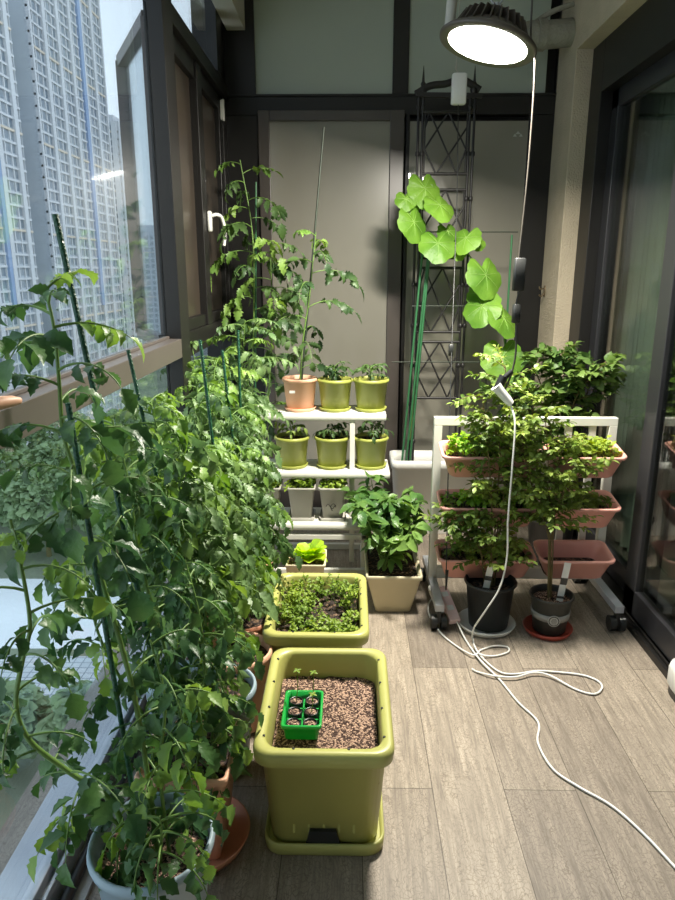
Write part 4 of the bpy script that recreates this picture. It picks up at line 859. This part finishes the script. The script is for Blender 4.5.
grow([(cx_, cy_, .18), (cx_+.02, cy_, .55), (cx_, cy_+.02, .85), (cx_-.02, cy_+.03, 1.05)], rr, 35, .17, M['tomf'], t, .1, 1, .9, 1.0, .005, ls=.28, pairs=5, bias=(.3, 0, 0))
rr = random.Random(302); cx_, cy_ = -.54, 1.80
t = tomato_pot('blue pot with tomato pressed against the sill behind the front stakes', cx_, cy_, .085, .22, M['blue'])
grow([(cx_, cy_, .18), (cx_+.02, cy_, .45), (cx_+.04, cy_+.02, .7), (cx_+.0, cy_+.05, .88)], rr, 32, .16, M['tomf'], t, .1, 1, .9, 1.0, .005, ls=.28, pairs=4, bias=(.3, 0, 0))

# black hose along the sill
mb = MB(); mb.tube(catmull([(-.632, .6, .027), (-.637, 1.1, .027), (-.632, 1.6, .027), (-.637, 2.3, .027)], 8), .014, 10); tag(mb.build('hose', M['blackp']), 'black hose lying along the grey ledge under the window', 'hose')
# white appliance at the right edge
c = at(694, 706, Z=.03); mb = MB(); mb.loft([rrect(.12*s_, .30*s_, .05*s_, z_, c.x+.02, c.y, 6) for s_, z_ in ((.9, .03), (1, .045), (1, .10), (.95, .12), (.7, .128))])
t = thing('floor_appliance', 'white rounded appliance edge at the right by the sliding door', 'appliance', (c.x+.02, c.y, 0)); mb.build('body', M['whitep'], t)
mb = MB(); mb.loft([rrect(.11*s_, .28*s_, .045*s_, z_, c.x+.02, c.y, 6) for s_, z_ in ((.9, 0), (1, .01), (1, .035))]); mb.build('base', M['blackp'], t)
# little peach cap on the rail
c = at(4, 402, Z=1.19); mb = MB(); mb.tube([(c.x-.02, c.y, 1.186), (c.x, c.y+.03, 1.186), (c.x+.004, c.y+.045, 1.184)], .013, 12, r1=.006); tag(mb.build('peg', M['peach']), 'small peach coloured peg lying on the window rail', 'peg')

# ================================================================== OUTSIDE
GZ = -50
mb = MB(); mb.box(-420, -2, 2, 650, GZ-1, GZ); o = mb.build('ground', M['ground']); o['kind'] = 'structure'
mb = MB(); mb.box(-140, -4, 84, 106, GZ, GZ+.15); o = mb.build('path', M['road']); o['kind'] = 'structure'
mb = MB(); mb.box(-60, -14, 70, 82, GZ, GZ+.2); o = mb.build('plaza', M['grid']); o['kind'] = 'structure'
def tower(label, X0, X1, Y0, Y1, Z1, face, ncol, fh=3.1, colm='bwall', accents=3, seed=0, front=False):
    t = thing('apartment_tower', label, 'building', ((X0+X1)/2, (Y0+Y1)/2, GZ)); r = random.Random(seed)
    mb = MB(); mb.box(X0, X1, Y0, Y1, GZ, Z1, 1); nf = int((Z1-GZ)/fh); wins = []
    def face_iter(kind):
        n = ncol; a0, a1 = (Y0, Y1) if kind == 'x' else (X0, X1); st = (a1-a0)/n
        for k in range(n+1):
            c_ = a0+st*k; big = k % 3 == 0; w_ = st*(.30 if big else .07); d_ = .9 if big else .35
            if kind == 'x': mb.box(X1, X1+d_, max(Y0, c_-w_), min(Y1, c_+w_), GZ, Z1, 0)
            else: mb.box(max(X0, c_-w_), min(X1, c_+w_), Y0-d_, Y0, GZ, Z1, 0)
        for f in range(nf):
            z = GZ+f*fh; acc = (f % 8 == 4)
            if kind == 'x': mb.box(X1, X1+.55, Y0, Y1, z-.28, z+.28, 2 if acc else 0)
            else: mb.box(X0, X1, Y0-.55, Y0, z-.28, z+.28, 2 if acc else 0)
            if z+fh < -40: continue
            for k in range(n):
                b0 = a0+st*(k+.18); b1 = a0+st*(k+.82)
                if kind == 'x': wins.append((X1, X1+.12, b0, b1, z+.75, z+fh-.35))
                else: wins.append((b0, b1, Y0-.12, Y0, z+.75, z+fh-.35))
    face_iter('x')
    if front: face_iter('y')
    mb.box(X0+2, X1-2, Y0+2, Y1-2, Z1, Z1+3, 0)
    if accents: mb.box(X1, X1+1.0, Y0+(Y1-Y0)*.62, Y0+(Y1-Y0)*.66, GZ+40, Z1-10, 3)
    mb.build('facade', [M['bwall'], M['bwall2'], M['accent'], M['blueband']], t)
    wins.sort(key=lambda w: (w[0]**2+w[2]**2+(w[4]-1)**2)); rest = MB()
    for i, w in enumerate(wins):
        if i < 90: m_ = MB(); m_.box(*w); m_.build('window', M['bglass'], t)
        else: rest.box(*w)
    if len(wins) > 90: o = rest.build('window', M['bglass'], t); o['kind'] = 'stuff'
tower('tall apartment tower at the far left of the window view', -118, -88, 150, 194, 78, 'x', 13, seed=1)
tower('tall apartment tower with blue stripe in the middle of the window view', -122, -88, 205, 264, 130, 'x', 18, seed=2)
tower('hazy lower tower just right of the blue striped tower', -150, -104, 325, 345, 66, 'x', 6, seed=3, accents=0, front=True)
tower('distant hazy block low at the right of the window view', -132, -104, 400, 440, 24, 'x', 8, seed=4, accents=0, front=True)
tower('distant pale block seen through the open casement', -100, -78, 420, 460, 16, 'x', 8, seed=5, accents=0, front=True)
r = random.Random(9); k = 0
tl = ['rounded tree left of the others beyond the pale path', 'broad tree beyond the pale path below the towers']
for i in range(15):
    Y = (116, 134, 152)[i % 3] if i < 12 else 60; X = -(30+(i//3)*13+(i % 3)*5) if i < 12 else -18-(i-12)*9; hgt = r.uniform(13, 17)+(i % 3)*1.5 if i < 12 else 9; 
    t = thing('tree', 'leafy green tree far below beyond the pale path' if i < 12 else 'green tree far below on the near side of the paved plaza', 'tree', (X, Y, GZ), 'trees beyond the path' if i < 12 else 'trees before the plaza')
    mb = MB(); mb.tube([(X, Y, GZ), (X+.3, Y, GZ+hgt*.6)], .5, 8, r1=.25); mb.build('trunk', M['wood'], t)
    ml = MB()
    for q_ in range(1100):
        a = r.uniform(0, 6.283); u_ = r.uniform(-.6, 1); rr_ = math.sqrt(max(0, 1-u_*u_))*r.uniform(.75, 1); rad = hgt*.42
        rad = min(rad, 6.6); c = Vector((X+math.cos(a)*rr_*rad, Y+math.sin(a)*rr_*rad, GZ+hgt*.66+u_*hgt*.34)); d = Vector((math.cos(a), math.sin(a), u_+rnd.uniform(-.8, .5)))
        leaf(ml, c, d, UP+rv(r), r.uniform(1.0, 1.9), 1.0, OVA, .8, .2)
    ml.build('crown', M['treem'], t)
# ================================================================== WORLD
w = bpy.data.worlds.new('world'); bpy.context.scene.world = w; w.use_nodes = True; nt = w.node_tree; N = nt.nodes; L = nt.links
bg = N['Background']; tcw = N.new('ShaderNodeTexCoord'); sp = N.new('ShaderNodeSeparateXYZ'); L.new(tcw.outputs['Generated'], sp.inputs[0])
rp_ = N.new('ShaderNodeValToRGB'); e = rp_.color_ramp.elements; e[0].position = 0; e[0].color = (*lin((200, 208, 216)), 1); e[1].position = .7; e[1].color = (*lin((178, 194, 214)), 1)
L.new(sp.outputs[2], rp_.inputs['Fac']); L.new(rp_.outputs[0], bg.inputs[0]); bg.inputs[1].default_value = 1.75
sc = bpy.context.scene; sc.view_settings.view_transform = 'Standard'; sc.view_settings.look = 'None'; sc.view_settings.gamma = 1; sc.view_settings.exposure = .42
sc.view_settings.use_curve_mapping = False
